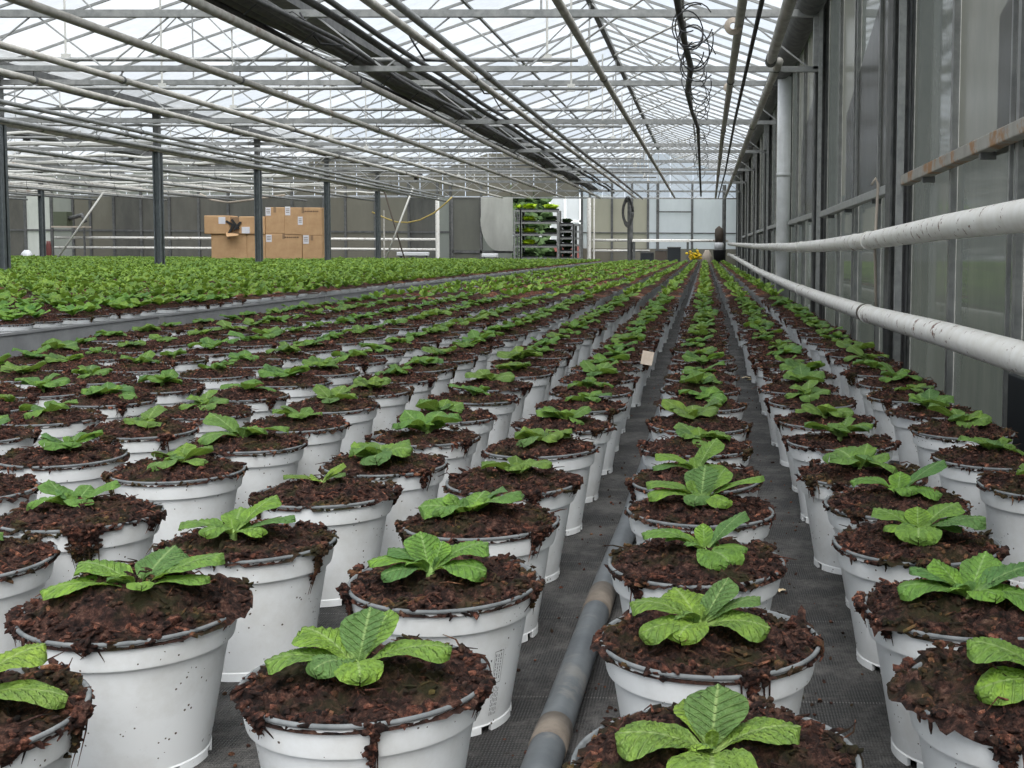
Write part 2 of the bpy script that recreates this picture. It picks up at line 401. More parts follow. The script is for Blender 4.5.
# ------------------------------------------------------------------ leaves
def leaf_grid(az, L, W, el, curl=35, roll=0, seed=0, nu=11, nv=19, rug=1.0):
    R = random.Random(seed); d2 = math.radians
    P = []; UV = []
    x = z = 0; e = d2(el); ds = L / (nv - 1); pts = []
    for j in range(nv):
        pts.append((x, z, e)); t = j / (nv - 1)
        x += math.cos(e) * ds; z += math.sin(e) * ds
        e = d2(el) - d2(curl) * (t ** 1.2)
    ph = R.uniform(0, 6)
    for j in range(nv):
        t = j / (nv - 1); px, pz, pe = pts[j]
        if t < .12: hw = .12 + .14 * t / .12
        else:
            q = (t - .12) / .88
            f_ = lambda q_: .26 + .74 * math.sin(min(1, q_ / .60) * PI / 2)
            hw = f_(q) if q < .60 else math.sqrt(max(0, 1 - ((q - .60) / .40) ** 2.6))
        hw = max(hw, .03) * W / 2
        hw *= 1 + .012 * math.sin(t * 60 + ph) * (t > .25)
        for i in range(nu):
            s = -1 + 2 * i / (nu - 1); y = s * hw
            up = .22 * abs(s) * hw * (1.2 - t)                     # shallow V along the midrib
            up += rug * .045 * W * math.sin((t - .30 * abs(s)) * 50) * min(1, abs(s) * 2.2) * (1 - .85 * s ** 4) * (t > .18)
            up += rug * .040 * W * .8 * abs(s) ** 2.5 * math.sin(t * 11 + ph + (2 if s > 0 else 0))
            up -= .34 * W * abs(s) ** 2 * max(0, t - .30)
            nx, nz = -math.sin(pe), math.cos(pe)
            P.append(Vector((px + nx * up, y, pz + nz * up))); UV.append((.5 + .5 * s, t))
    fs = [(j * nu + i, j * nu + i + 1, (j + 1) * nu + i + 1, (j + 1) * nu + i) for j in range(nv - 1) for i in range(nu - 1)]
    rm = Matrix.Rotation(d2(az), 3, 'Z') @ Matrix.Rotation(d2(roll), 3, 'X')
    return [rm @ p for p in P], fs, UV
def foliage_mesh(leaves, seed=0, base=(0, 0, RIM + .002), nu=11, nv=19, matl=None, inner=True, lift_=16):
    mb = MB(); uvs = []
    Ri = random.Random(seed + 900)
    if inner: leaves = list(leaves) + [(Ri.uniform(0, 360), Ri.uniform(.024, .034), Ri.uniform(.012, .018), Ri.uniform(45, 75), 30, Ri.uniform(-30, 30)) for _ in range(3)]
    for k, lf in enumerate(leaves):
        az, L, W, el = lf[:4]
        if el > 35: L = L * (.92 - (el - 35) / 110)
        else:
            el = el + lift_; L = L * .96; lf = list(lf) + [35] * (5 - len(lf)); lf[4] = lf[4] + (22 if lift_ < 20 else 12)
        W = W * 1.12
        curl = lf[4] if len(lf) > 4 else 35; roll = lf[5] if len(lf) > 5 else 0
        P, fs, UV = leaf_grid(az, L, W, el, curl, roll, seed * 31 + k, nu, nv)
        o = Vector(base) + Vector((math.cos(math.radians(az)) * .003, math.sin(math.radians(az)) * .003, 0))
        mb.add([p + o for p in P], fs); uvs += UV
    # crown at the leaf bases
    n0 = len(mb.v); mb.lathe([(.0045, -.008), (.0045, -.002), (.002, .003), (.0005, .005)], 8, 0, base); uvs += [(.5, .02)] * (len(mb.v) - n0)
    me = mb.mesh('foliage', matl or M['leaf'], True)
    ul = me.uv_layers.new(name='leaf'); li = np.zeros(len(me.loops), dtype=np.int32); me.loops.foreach_get('vertex_index', li)
    ul.data.foreach_set('uv', np.array(uvs, dtype=np.float32)[li].ravel()); return me
def rand_leaves(R, n=None, s=1.0, up=0):
    n = n or R.randint(6, 9); a0 = R.uniform(0, 360); out = []
    for k in range(n):
        inner = k >= n - 2
        L = R.uniform(.040, .062) * s * (.72 if inner else 1)
        out.append((a0 + k * 137.5 + R.uniform(-15, 15), L, L * R.uniform(.48, .66), (R.uniform(42, 64) if inner else R.uniform(4, 48)) + up, R.uniform(-5, 45), R.uniform(-28, 28)))
    out.append((R.uniform(0, 360), .026 * s, .009, 72, -5, 0))
    return out

# ------------------------------------------------------------------ the pots of the scene
YG = (-.02, 0)
rows = {
 'C': [(719, 757), (709, 636), (696, 560), (698, 509), (697.5, 478), (696, 447), (698, 424), (700, 404)],
 'R1': [(1029, 692), (966, 607), (917, 541), (898, 502), (860, 473), (840, 441)],
 'R2': [(1044, 484), (992, 458), (962, 430), (935, 412)],
 'L1': [(366, 678), (444, 579), (483, 521), (513, 480)],
 'L2': [(-55, 712), (131, 609), (251, 541), (324, 493), (385, 463), (425, 437)],
 'L3': [(-42, 558), (81, 514), (178, 470), (246, 443), (296, 424)],
 'L4': [(-38, 490), (62, 455), (141, 429), (202, 412)],
 'L5': [(-25, 436), (48, 418)],
 'L6': [(-20, 408)], 'L7': [(-25, 390)], 'L8': [(-12, 371)],
}
ratio = {'C': -.005, 'R1': .72, 'R2': 1.44, 'L1': -.80, 'L2': -1.57, 'L3': -2.37, 'L4': -3.13, 'L5': -3.92, 'L6': -4.74, 'L7': -5.58, 'L8': -6.42}
order = ['R2', 'R1', 'C', 'L1', 'L2', 'L3', 'L4', 'L5', 'L6', 'L7', 'L8']
PITCH = .2415
ALL = []                                     # (row, index, x, y, bed)
Rj = random.Random(5)
for r in order:
    lst = [on_z(u, v_) for u, v_ in rows[r]]
    X = ratio[r] * .298; xl, yl = lst[-1]; n = len(lst); i = 1
    while yl + i * PITCH < 30.6:
        k = min(1, i / 4); lst.append((xl * (1 - k) + X * k + Rj.gauss(0, .006), yl + i * PITCH + Rj.gauss(0, .007))); i += 1
    for i, (x, y) in enumerate(lst): ALL.append((r, i, x, y, 'main'))
left_rows = []
nlr = 76
for j in range(nlr):
    X = -2.67 - j * .205; y0 = max(4.0, abs(X) / .597 - .5); bp = .212; k0 = math.ceil((y0 - (j % 2) * .106) / bp); i = 0
    for k in range(k0, int(29.9 / bp)):
        ALL.append(('B%d' % j, i, X + Rj.gauss(0, .010), k * bp + (j % 2) * .106 + Rj.gauss(0, .010), 'bed')); i += 1
# skip bed pots where steel posts stand
def near_post(x, y): return any(abs(x - px) < .12 and abs(y - py) < .13 for px in (-7.85, -16.05) for py in (13.0, 16.8, 20.6, 24.4, 28.2))
ALL = [p for p in ALL if not (p[4] == 'bed' and near_post(p[2], p[3]))]
RECT = [(at_y(200, 240, 27)[0], at_y(328, 240, 27)[0], 26.75, 27.9)]
ALL = [p for p in ALL if not any(a < p[2] < b and c < p[3] < d for a, b, c, d in RECT) and not (p[4] == 'main' and p[3] > 29.3)]
ALL.sort(key=lambda p: math.hypot(p[2], p[3]))
def in_frame(x, y):
    return -.60 * y - .12 < x < .275 * y + .12 and y > .6
vis = [p for p in ALL if in_frame(p[2], p[3])]
NEAR = vis[:298]; FAR = vis[298:] 

SPEC = {
 ('C', 0): [(190, .064, .044, 16, 20), (100, .05, .034, 30, 20), (78, .062, .038, 62, 15), (12, .062, .036, 14, 25), (-88, .046, .050, 4, 20), (-80, .034, .008, 78, 0)],
 ('C', 1): [(172, .066, .034, 24, 40), (120, .052, .036, 26, 20), (45, .062, .028, 52, 10), (-12, .062, .040, 6, 25, 6), (215, .060, .034, 6, 25), (248, .046, .034, 14, 40), (20, .060, .022, 22, 20), (95, .03, .01, 74, 0)],
 ('C', 2): [(176, .074, .030, 26, 45), (95, .045, .018, 60, 10), (30, .064, .026, 34, 5), (-60, .050, .048, 4, 25), (-5, .046, .022, 8, 20), (150, .05, .026, 20, 30)],
 ('C', 3): [(180, .076, .034, 22, 30), (200, .074, .034, 10, 20), (80, .072, .046, 62, 10), (35, .066, .034, 48, 0), (5, .088, .024, 16, 0), (-50, .052, .034, 8, 20), (-100, .044, .03, 20, 40), (140, .04, .02, 60, 0)],
 ('C', 4): [(40, .080, .040, 56, 20), (165, .066, .034, 22, 20), (185, .064, .026, 8, 20), (-10, .044, .03, 10, 20), (100, .03, .014, 60, 0)],
 ('L1', 0): [(188, .070, .034, 8, 25), (155, .060, .040, 26, 25), (80, .066, .040, 62, 5), (48, .062, .026, 54, 0), (4, .076, .036, 12, 20), (-70, .050, .032, 20, 45), (-120, .044, .034, 24, 45)],
 ('L1', 1): [(125, .058, .034, 58, 5), (190, .064, .028, 18, 35), (218, .052, .032, 6, 20), (28, .066, .044, 26, 30), (-14, .062, .042, 8, 25), (60, .045, .022, 62, 5), (170, .050, .026, 30, 30)],
 ('L2', 1): [(20, .078, .036, 16, 5), (196, .082, .036, 0, 15), (75, .062, .042, 40, 25), (6, .064, .024, 2, 0), (172, .064, .038, 24, 30), (-60, .04, .02, 20, 20)],
 ('L2', 2): [(172, .066, .036, 10, 20), (42, .064, .036, 34, 10), (2, .072, .026, 6, -10), (-110, .046, .030, 24, 40), (100, .05, .034, 36, 20), (-30, .05, .026, 8, 10)],
 ('R1', 0): [(168, .074, .044, 26, 25), (200, .070, .044, 4, 20), (20, .06, .036, 30, 20), (80, .05, .03, 50, 10), (-60, .05, .03, 20, 20)],
 ('R1', 1): [(186, .070, .040, 12, 25), (140, .056, .032, 48, 15), (12, .092, .046, 22, 30), (-24, .070, .044, 8, 30), (60, .066, .034, 36, 10), (-70, .046, .030, 20, 20), (165, .06, .026, 26, 20)],
 ('R1', 2): [(150, .064, .040, 38, 40), (85, .046, .026, 66, 10), (-24, .080, .044, 14, 5), (28, .066, .040, 28, 20), (-100, .054, .046, 20, 50), (200, .044, .022, 10, 10), (0, .05, .026, 4, 10)],
 ('R1', 3): [(165, .068, .036, 26, 50), (70, .046, .026, 60, 10), (15, .080, .034, 26, 0), (-20, .06, .04, 8, 30), (-70, .04, .03, 30, 50)],
 ('L2', 0): [(4, .080, .030, 0, 15), (38, .066, .040, 28, 20), (-50, .05, .034, 10, 20), (100, .05, .03, 40, 20), (170, .06, .034, 15, 30)],
 ('L2', 3): [(195, .050, .022, 12, 10), (50, .046, .020, 40, 10), (20, .034, .02, 20, 10)],
}
Rv = random.Random(11)
FOL = [foliage_mesh(rand_leaves(Rv, s=Rv.uniform(.95, 1.2)), 50 + i, lift_=14) for i in range(20)]
FOLNAME = ['broad-leaved' if i % 2 else 'leafy' for i in range(20)]
FOLB = [foliage_mesh(rand_leaves(Rv, 9, s=Rv.uniform(1.15, 1.4), up=10), 80 + i, nu=7, nv=11, matl=M['leaf_bed'], inner=False, lift_=24) for i in range(6)]
SOILS = [soil_mesh(i + 1, Rv.uniform(.006, .018), Rv.uniform(.6, 1.4), Rv.choice((1, 2, 3, 4))) for i in range(12)]
SOILSP = {
 ('L2', 1): soil_mesh(31, .034, 1.5, 0, [(-1.5, .012, .8), (3.5, .02, 1.6)]),
 ('L3', 1): soil_mesh(32, .016, 1.2, 0, [(-.98, .066, 1.5), (-1.15, .040, 1.2), (-.1, .02, .8), (3.4, .025, .6)]),
 ('L1', 0): soil_mesh(33, .008, .8, 0, [(-1.25, .036, .5), (-.2, .018, .9), (-2.2, .016, 1.0)]),
 ('C', 1): soil_mesh(34, .006, 1.0, 0, [(-1.2, .03, .9)]),
 ('R1', 0): soil_mesh(35, .018, 1.5, 0, [(-2.0, .03, .9), (2.7, .014, 1.4)]),
 ('R1', 1): soil_mesh(36, .016, 1.5, 0, [(3.0, .016, 1.8), (-2.6, .016, 1.2)]),
 ('R1', 2): soil_mesh(37, .010, 1.2, 0, [(-.5, .02, .9), (-1.6, .01, 1.4)]),
 ('L2', 2): soil_mesh(38, .010, 1.3, 0, [(-.35, .040, .8)]),
}
ORD = ['first', 'second', 'third', 'fourth', 'fifth', 'sixth', 'seventh', 'eighth', 'ninth', 'tenth', 'eleventh', 'twelfth']
def ordinal(n):
    if n <= 12: return ORD[n - 1]
    return '%d%s' % (n, 'th' if 10 <= n % 100 <= 20 else {1: 'st', 2: 'nd', 3: 'rd'}.get(n % 10, 'th'))
LOOK = {('C', 0): 'Plant with upright crinkled leaf', ('C', 1): 'Plant with round spreading leaves', ('L2', 3): 'Tiny sparse plant', ('L2', 1): 'Plant on heaped soil',
        ('L3', 1): 'Plant spilling soil down its pot', ('C', 4): 'Tall-leafed plant', ('C', 3): 'Large bushy plant'}
OFF = {('L2', 0): (.012, -.006), ('R1', 0): (.014, -.014), ('R1', 1): (.0, -.012), ('C', 0): (-.003, -.020), ('C', 1): (-.008, -.010), ('L1', 0): (-.004, -.010), ('L1', 1): (-.010, -.012), ('L2', 1): (.014, -.018), ('L2', 2): (-.010, -.018), ('C', 2): (.008, -.012), ('L2', 3): (-.004, 0)}
counts = {}
def place(p):
    r, i, x, y, bed = p
    key = (r, i); R = random.Random(hash((order.index(r) if r in order else 50 + int(r[1:]), i)) & 0xffff)
    counts[r] = counts.get(r, 0) + 1; n = counts[r]
    if bed == 'main':
        look = LOOK.get(key, 'Leafy plant')
        k = order.index(r) + 1
        where = {1: 'in the row beside glass wall', 3: 'in the row beside floor pipe'}.get(k, 'in %s row from glass wall' % ordinal(k))
        lab = '%s in white pot, %s from the front %s' % (look, ordinal(n), where)
        w = lab.split()
        if len(w) > 16: lab = '%s, %s from the front %s' % (look, ordinal(n), where)
        if len(lab.split()) > 16: lab = '%s, %s from the front %s' % (look, ordinal(n), where.replace('in the row ', ''))
        g = 'potted plants in rows on the ground fabric'
    else:
        k = int(r[1:]) + 1
        where = 'in edge row behind kerb' if k == 1 else 'in %s row behind kerb' % ordinal(k)
        lab = 'Bushy plant in white pot, %s from the front %s' % (ordinal(n), where); g = 'bushy potted plants behind the kerb'
    t = thing('potted_primrose', lab, 'potted plant', (x, y, 0), 0, g)
    t.rotation_euler = (R.gauss(0, .012), R.gauss(0, .012), 0)
    near = y < 3.2
    sp = key in SPEC and bed == 'main'
    rz = 0 if sp else R.uniform(0, 6.28)
    pot = obj('pot', POT, t); pot.rotation_euler.z = R.uniform(0, 6.28)
    rm = obj('rim', RIMM, pot); rm['label'] = 'grey rim'
    so = obj('soil', SOILSP.get(key) or R.choice(SOILS), t)
    if key not in SOILSP: so.rotation_euler.z = R.uniform(0, 6.28)
    if sp: fm = foliage_mesh(SPEC[key], 7 + i, nu=13, nv=29)
    elif bed == 'bed': fm = R.choice(FOLB)
    else: fm = R.choice(FOL)
    fo = obj('foliage', fm, t); fo.rotation_euler.z = rz
    lift = .006 + (.016 if key == ('L2', 1) else .004 if sp else 0)
    s = .90 if sp else R.uniform(.85, 1.12)
    fo.scale = (s, s, s); fo.location = (*(OFF.get(key, (0, -.008)) if sp else (R.uniform(-.012, .012), R.uniform(-.014, .008))), lift - RIM * (s - 1))
    return t
PLACED = {}
for p in NEAR: PLACED[(p[0], p[1])] = place(p)

# small printed care panel with barcode on one pot
if ('L1', 1) in PLACED:
    mb = MB(); Rb = random.Random(3)
    def patch(a0, a1, z0, z1):
        def q(a, z):
            rr = .0594 + (.0745 - .0594) * (z - .009) / .0875 + .0003
            return (rr * math.cos(a), rr * math.sin(a), z)
        n = 3; vs = []
        for i in range(n + 1):
            a = a0 + (a1 - a0) * i / n; vs += [q(a, z0), q(a, z1)]
        mb.add(vs, [(2 * i, 2 * i + 2, 2 * i + 3, 2 * i + 1) for i in range(n)])
    z = .045
    while z < .060:
        h_ = Rb.choice((.0004, .0008, .0011)); patch(-.86, -.74, z, z + h_); z += h_ + Rb.choice((.0005, .0009))
    patch(-.84, -.80, .064, .069); patch(-.76, -.74, .068, .070)
    for (a0, a1, z0, z1) in ((-.70, -.56, .046, .0465), (-.70, -.56, .076, .0765), (-.70, -.695, .046, .076), (-.56, -.555, .046, .076)): patch(a0, a1, z0, z1)
    for k in range(5):
        a = -.69 + k * .028; zz = .016
        while zz < .042:
            L = Rb.uniform(.0015, .004); patch(a, a + .009, zz, zz + L); zz += L + .0012
    for k in range(3):
        a = -.68 + k * .04; zz = .050
        while zz < .072:
            L = Rb.uniform(.001, .003); patch(a, a + .012, zz, zz + L); zz += L + .001
    mb.build('printed_barcode', M['print'], PLACED[('L1', 1)])

# ------------------------------------------------------------------ the rest of the pots: one mass
def template(seed, bed):
    R = random.Random(seed); mb = MB(); n = 12
    mb.lathe([(.0600, 0), (.075, .098), (.0795, .101), (.0850, .1245)], n, 0)
    mb.lathe([(.0850, .1245), (.0815, .124)], n, 1)
    o = len(mb.v); vs = [(0, 0, RIM + .010)]
    for rr, z in ((.045, RIM + .009), (.080, RIM), (.088, RIM - .004)):
        for k in range(n):
            a = 2 * PI * k / n; q = rr + R.uniform(-.006, .005); vs.append((q * math.cos(a), q * math.sin(a), z + R.uniform(-.004, .007)))
    fs = [(0, 1 + k, 1 + (k + 1) % n) for k in range(n)]
    for i in range(2):
        for k in range(n):
            a = 1 + i * n + k; b2 = 1 + i * n + (k + 1) % n; fs.append((a, a + n, b2 + n, b2))
    mb.add(vs, fs, 2)
    lv = rand_leaves(R, 8 if bed else 6, s=R.uniform(1.25, 1.5) if bed else R.uniform(1.0, 1.25), up=18 if bed else 20)[:-1]
    for k, lf in enumerate(lv):
        P, f_, _ = leaf_grid(*lf[:5], lf[5], seed + k, 4, 6, 1.2)
        mb.add([p + Vector((0, 0, RIM + .008)) for p in P], f_, 3 if not bed else 4)
    fsq = [f if len(f) == 4 else (f[0], f[1], f[2], f[2]) for f in mb.f]
    tri = np.array([f for f in mb.f if len(f) == 3], dtype=np.int64).reshape(-1, 3); trm = np.array([m_ for f, m_ in zip(mb.f, mb.m) if len(f) == 3])
    qd = np.array([f for f in mb.f if len(f) == 4], dtype=np.int64).reshape(-1, 4); qdm = np.array([m_ for f, m_ in zip(mb.f, mb.m) if len(f) == 4])
    return np.array(mb.v), tri, trm, qd, qdm
T = {False: [template(100 + i, False) for i in range(10)], True: [template(200 + i, True) for i in range(10)]}
VV, LI, LS, MI = [], [], [], []; base = 0
for r, i, x, y, bed in FAR:
    tv, tri, trm, qd, qdm = random.choice(T[bed == 'bed'])
    a = random.uniform(0, 6.28); c_, s_ = math.cos(a), math.sin(a); sc_ = random.uniform(.93, 1.07)
    v_ = np.empty_like(tv); v_[:, 0] = (tv[:, 0] * c_ - tv[:, 1] * s_) + x; v_[:, 1] = (tv[:, 0] * s_ + tv[:, 1] * c_) + y
    v_[:, 2] = tv[:, 2] * sc_ ** np.where(tv[:, 2] > RIM + .012, 1.0, 0.0)
    VV.append(v_); LI += [(tri + base).ravel(), (qd + base).ravel()]; LS += [np.full(len(tri), 3), np.full(len(qd), 4)]; MI += [trm, qdm]; base += len(tv)
VV = np.concatenate(VV); LI = np.concatenate(LI).astype(np.int32); LS = np.concatenate(LS); MI = np.concatenate(MI).astype(np.int32)
me = bpy.data.meshes.new('potted_primroses')
me.vertices.add(len(VV)); me.vertices.foreach_set('co', VV.astype(np.float32).ravel())
me.loops.add(len(LI)); me.loops.foreach_set('vertex_index', LI)
me.polygons.add(len(LS)); st_ = np.concatenate([[0], np.cumsum(LS)[:-1]]).astype(np.int32)
me.polygons.foreach_set('loop_start', st_); 
try: me.polygons.foreach_set('loop_total', LS.astype(np.int32))
except Exception: pass
for k in ('pot', 'rim', 'soil', 'leaf_bed', 'leaf_bed'): me.materials.append(M[k])
me.polygons.foreach_set('material_index', MI); me.update(calc_edges=True); me.validate()
tag(obj('potted_primroses', me), 'mass of small distant potted plants filling the far rows and the bed behind the kerb', 'potted plants', kind='stuff')

# ------------------------------------------------------------------ ground
YEND = 32.6
mb = MB(); n = 60
mb.add([(-21.2, -3, 0), (.62, -3, 0), (.62, YEND, 0), (-21.2, YEND, 0), (.64, -3, -.30), (.64, YEND, -.30), (1.0, -3, -.30), (1.0, YEND, -.30)], [(0, 1, 2, 3), (1, 4, 5, 2), (4, 6, 7, 5)])
tag(mb.build('floor', M['floor']), 'black woven ground fabric', kind='structure')
mb = MB(); mb.add([(-70, -40, -.34), (60, -40, -.34), (60, 90, -.34), (-70, 90, -.34)], [(0, 1, 2, 3)])
tag(mb.build('ground', M['grass']), kind='structure')

# kerb between the beds
t = thing('kerb', 'long grey metal kerb between the pot rows and the bushier bed', 'kerb')
mb = MB(); mb.box(-2.55, -2.535, 2.0, 29.6, 0, .104); mb.box(-2.565, -2.53, 2.0, 29.6, .098, .104); mb.build('kerb_board', M['kerb'], t)
mb = MB()
for k in range(12): mb.box(-2.535, -2.531, 3 + k * 2.4, 3.05 + k * 2.4, 0, .098)
mb.build('joint_plate', M['galv'], t)

# floor pipe
t = thing('floor_pipe', 'grey plastic pipe lying on the ground fabric in the aisle between pot rows', 'pipe')
def pp(u, v_): x, y = on_z(u, v_, .015); return (x, y, .0155)
path = [pp(512, 850), pp(541, 768), pp(609, 576), pp(629, 525)]
x3, y3, _ = path[-1]
path += [(x3 + .004, y3 + .5, .0155), (x3 + .006, y3 + 2, .0155), (-.118, 8, .0155), (-.118, 28, .0155)]
mb = MB(); mb.tube(path, .0152, 20); mb.build('pipe', M['grey_pipe'], t, True)
def along(f):                                # point between the first path points by fraction of y
    p, q = Vector(path[1]), Vector(path[2]); return p + (q - p) * f
for f in (.06, .72):
    a, b_ = along(f), along(f + .07 + .09 * f); mb = MB(); mb.tube([a, b_], .0160, 20)
    mb.build('coupler', M['pipe_ring'], t, True)['label'] = 'brown taped coupler'

# ------------------------------------------------------------------ roof geometry
ZB, ZT = CAMZ + 1.388, CAMZ + 1.81
GY = [1.6, 5.4, 9.2, 13.0, 16.8, 20.6, 24.4, 28.2, 32.0]
GUT = [.90, -3.45, -7.85, -11.95, -16.05, -20.6]
ZG, ZR = CAMZ + 1.95, CAMZ + 2.72
XL = -20.6
Z0 = lambda h: CAMZ + h
names = ['in front of the others', 'second', 'third', 'fourth', 'fifth', 'sixth', 'seventh', 'eighth', 'ninth']
for gi, gy in enumerate(GY[1:], 1):
    t = thing('lattice_girder', 'grey steel lattice girder spanning under the roof, %s from the front' % (ORD[gi - 1]), 'girder', group='lattice girders under the glass roof')
    mb = MB(); mb.bar((XL, gy, ZT), (.875, gy, ZT), .05, .055); mb.build('top_chord', M['galv'], t)
    mb = MB(); mb.bar((XL, gy, ZB), (.875, gy, ZB), .045, .042); mb.build('bottom_chord', M['galv'], t)
    mb = MB(); x = .80; up = True
    mb.bar((.84, gy, ZB), (.84, gy, ZT), .045)
    while x > XL + .6:
        mb.tube([(x, gy, ZB if up else ZT), (x - .55, gy, ZT if up else ZB)], .0075, 5); x -= .55; up = not up
    mb.build('web', M['alu'], t)
    # brace from the ridge down to the chord plus white vent push rods
    for b0, b1 in zip(GUT[:-1], GUT[1:]):
        mb = MB(); rx = (b0 + b1) / 2
        mb.tube([(rx, gy, ZT), (rx, gy, ZR)], .009, 6)
        mb.tube([(rx - .9, gy, ZT), (rx, gy, ZR - .03)], .008, 5); mb.tube([(rx + .9, gy, ZT), (rx, gy, ZR - .03)], .008, 5)
        mb.build('king_post', M['alu'], t)

# crossbar tubes with hangers
for k in range(12):
    y = 10.66 + k * 1.9
    if y > 31.5: break
    if any(abs(y - g) < .3 for g in GY): y += .4
    t = thing('crossbar_tube', 'thin cross tube hung between the girders, %s from the front' % ORD[k], 'tube', group='thin cross tubes hung under the roof')
    mb = MB(); mb.tube([(-1.15, y, CAMZ + 1.69), (XL, y, CAMZ + 1.69)], .019, 8); mb.build('tube', M['galv'], t, True)
    for b0, b1 in zip(GUT[:-1], GUT[1:]):
        mb = MB(); rx = (b0 + b1) / 2 - .15
        mb.tube([(rx, y, CAMZ + 1.69), (rx, y, ZR - .05)], .011, 6)
        mb.box(rx - .04, rx + .04, y - .01, y + .01, CAMZ + 1.66, CAMZ + 1.74)
        mb.build('hanger', M['white_rod'], t)

# the ceiling: glazed ridges
ceil_ = thing('ceiling', 'glazed ridge roof on thin bars', None); ceil_['kind'] = 'structure'
y0, y1, dy = 0.0, YEND, .543
for bi, (b0, b1) in enumerate(zip(GUT[:-1], GUT[1:])):
    rx = (b0 + b1) / 2; ze = ZG + .03
    for side, ex in ((1, b0), (-1, b1)):
        dy = .543 if (bi == 0 and side > 0) else .76
        pn = MB(); br = MB(); y = y0; k = 0
        while y < y1:
            ya, yb = y + .008, min(y + dy - .008, y1)
            R = random.Random(bi * 900 + k * 2 + (side > 0))
            mid = .52
            P0 = Vector((ex, 0, ze)); P1 = Vector((rx, 0, ZR))
            q = [P0, P0.lerp(P1, mid), P0.lerp(P1, mid), P1]
            for a, b_ in ((q[0], q[1]), (q[2] + Vector((0, 0, .006)), q[3] + Vector((0, 0, .006)))):
                pn.add([(a.x, ya, a.z), (a.x, yb, a.z), (b_.x, yb, b_.z), (b_.x, ya, b_.z)], [(0, 1, 2, 3)])
            br.bar((ex, y, ze - .012), (rx, y, ZR - .012), .02, .026)
            y += dy; k += 1
        pm = P0.lerp(P1, mid); br.bar((pm.x, y0, pm.z - .01), (pm.x, y1, pm.z - .01), .03, .02)
        pn.build('roof_glazing', M['roof_pane'], ceil_)
        br.build('glazing_bars', M['galv'], ceil_)
    mb = MB(); mb.box(rx - .03, rx + .03, y0, y1, ZR - .05, ZR + .02); mb.build('ridge_beam', M['galv_dark'], ceil_)
gn = ['along the glass wall', 'second from the glass wall', 'third from the glass wall', 'fourth from the glass wall', 'fifth from the glass wall', 'sixth from the glass wall']
for i, gx in enumerate(GUT):
    t = thing('roof_gutter', 'dark steel roof gutter, %s' % gn[i], 'gutter', group='roof gutters')
    mb = MB()
    if i == 0:
        mb.tube([(.79, .8, CAMZ + 1.90), (.79, 31.8, CAMZ + 1.90)], .11, 20); mb.build('gutter_pipe', M['galv_dark'], t, True)
        mb = MB(); mb.box(.80, 1.0, .5, 32, ZG + .02, ZG + .06); mb.build('gutter_plate', M['galv_dark'], t)
    else:
        w = .15
        mb.box(gx - w, gx + w, 1, 32, ZG - .03, ZG - .015); mb.box(gx - w - .03, gx - w, 1, 32, ZG - .03, ZG + .06); mb.box(gx + w, gx + w + .03, 1, 32, ZG - .03, ZG + .06)
        mb.build('trough', M['galv_dark'], t)
        mb = MB()
        for gy in GY[1:]: mb.box(gx - .05, gx + .05, gy - .03, gy + .03, ZT, ZG - .03)
        mb.build('bracket', M['galv_dark'], t)

# vent push rods (white) in the bay by the wall
for k, gy in enumerate(GY[2:8]):
    t = thing('vent_rod', 'pair of white push rods under the roof vent, %s from the front' % ORD[k], 'rod', group='white vent rods')
    for dx in (0, .16):
        mb = MB(); mb.tube([(-1.30 + dx * 2, gy + 3.6, CAMZ + 2.24 - dx), (-.42 + dx * 2.5, gy + 1.6, CAMZ + 2.36 - dx * 1.3)], .011, 6); mb.build('rod', M['white_rod'], t, True)

# folded shade screens beside the girders
for k, gy in enumerate(GY[2:8]):
    t = thing('folded_screen', 'pale folded shade screen strung beside the roof girder, %s from the front' % ORD[k], 'shade screen', group='folded shade screens')
    for dy_, z_, r_ in ((.22, 1.50, .035), (1.9, 1.44, .022)):
        if gy + dy_ > 32: continue
        mb = MB(); Rs = random.Random(k * 5 + int(dy_)); pts = []; rs = []
        x = -7.95
        while x > XL + .2: pts.append((x, gy + dy_ + Rs.uniform(-.02, .02), Z0(z_) + Rs.uniform(-.03, .02))); rs.append(r_ * Rs.uniform(.6, 1.25)); x -= .33
        mb.tube(pts, rs, 7); mb.build('cloth', M['white_rod'], t)
# steel posts
for px, where in ((-7.85, 'in the line through the bushy bed'), (-16.05, 'in the line beyond the bed')):
    for k, gy in enumerate(GY[3:8]):
        t = thing('steel_post', 'dark grey steel post, %s from the front %s' % (ORD[k], where), 'post', (px, gy, 0), 0, 'steel posts carrying the girders')
        mb = MB(); mb.box(-.05, .05, -.012, .012, 0, ZB - .02); mb.box(-.05, -.036, -.06, .06, 0, ZB - .02); mb.box(.036, .05, -.06, .06, 0, ZB - .02); mb.build('shaft', M['post'], t)
        mb = MB(); mb.box(-.07, .07, -.07, .07, ZB - .03, ZB - .021); mb.box(-.04, .04, -.04, .04, ZB + .022, ZT - .03); mb.build('head_plate', M['galv_dark'], t)
        mb = MB(); mb.box(-.09, .09, -.09, .09, 0, .012); mb.build('base_plate', M['galv_dark'], t)

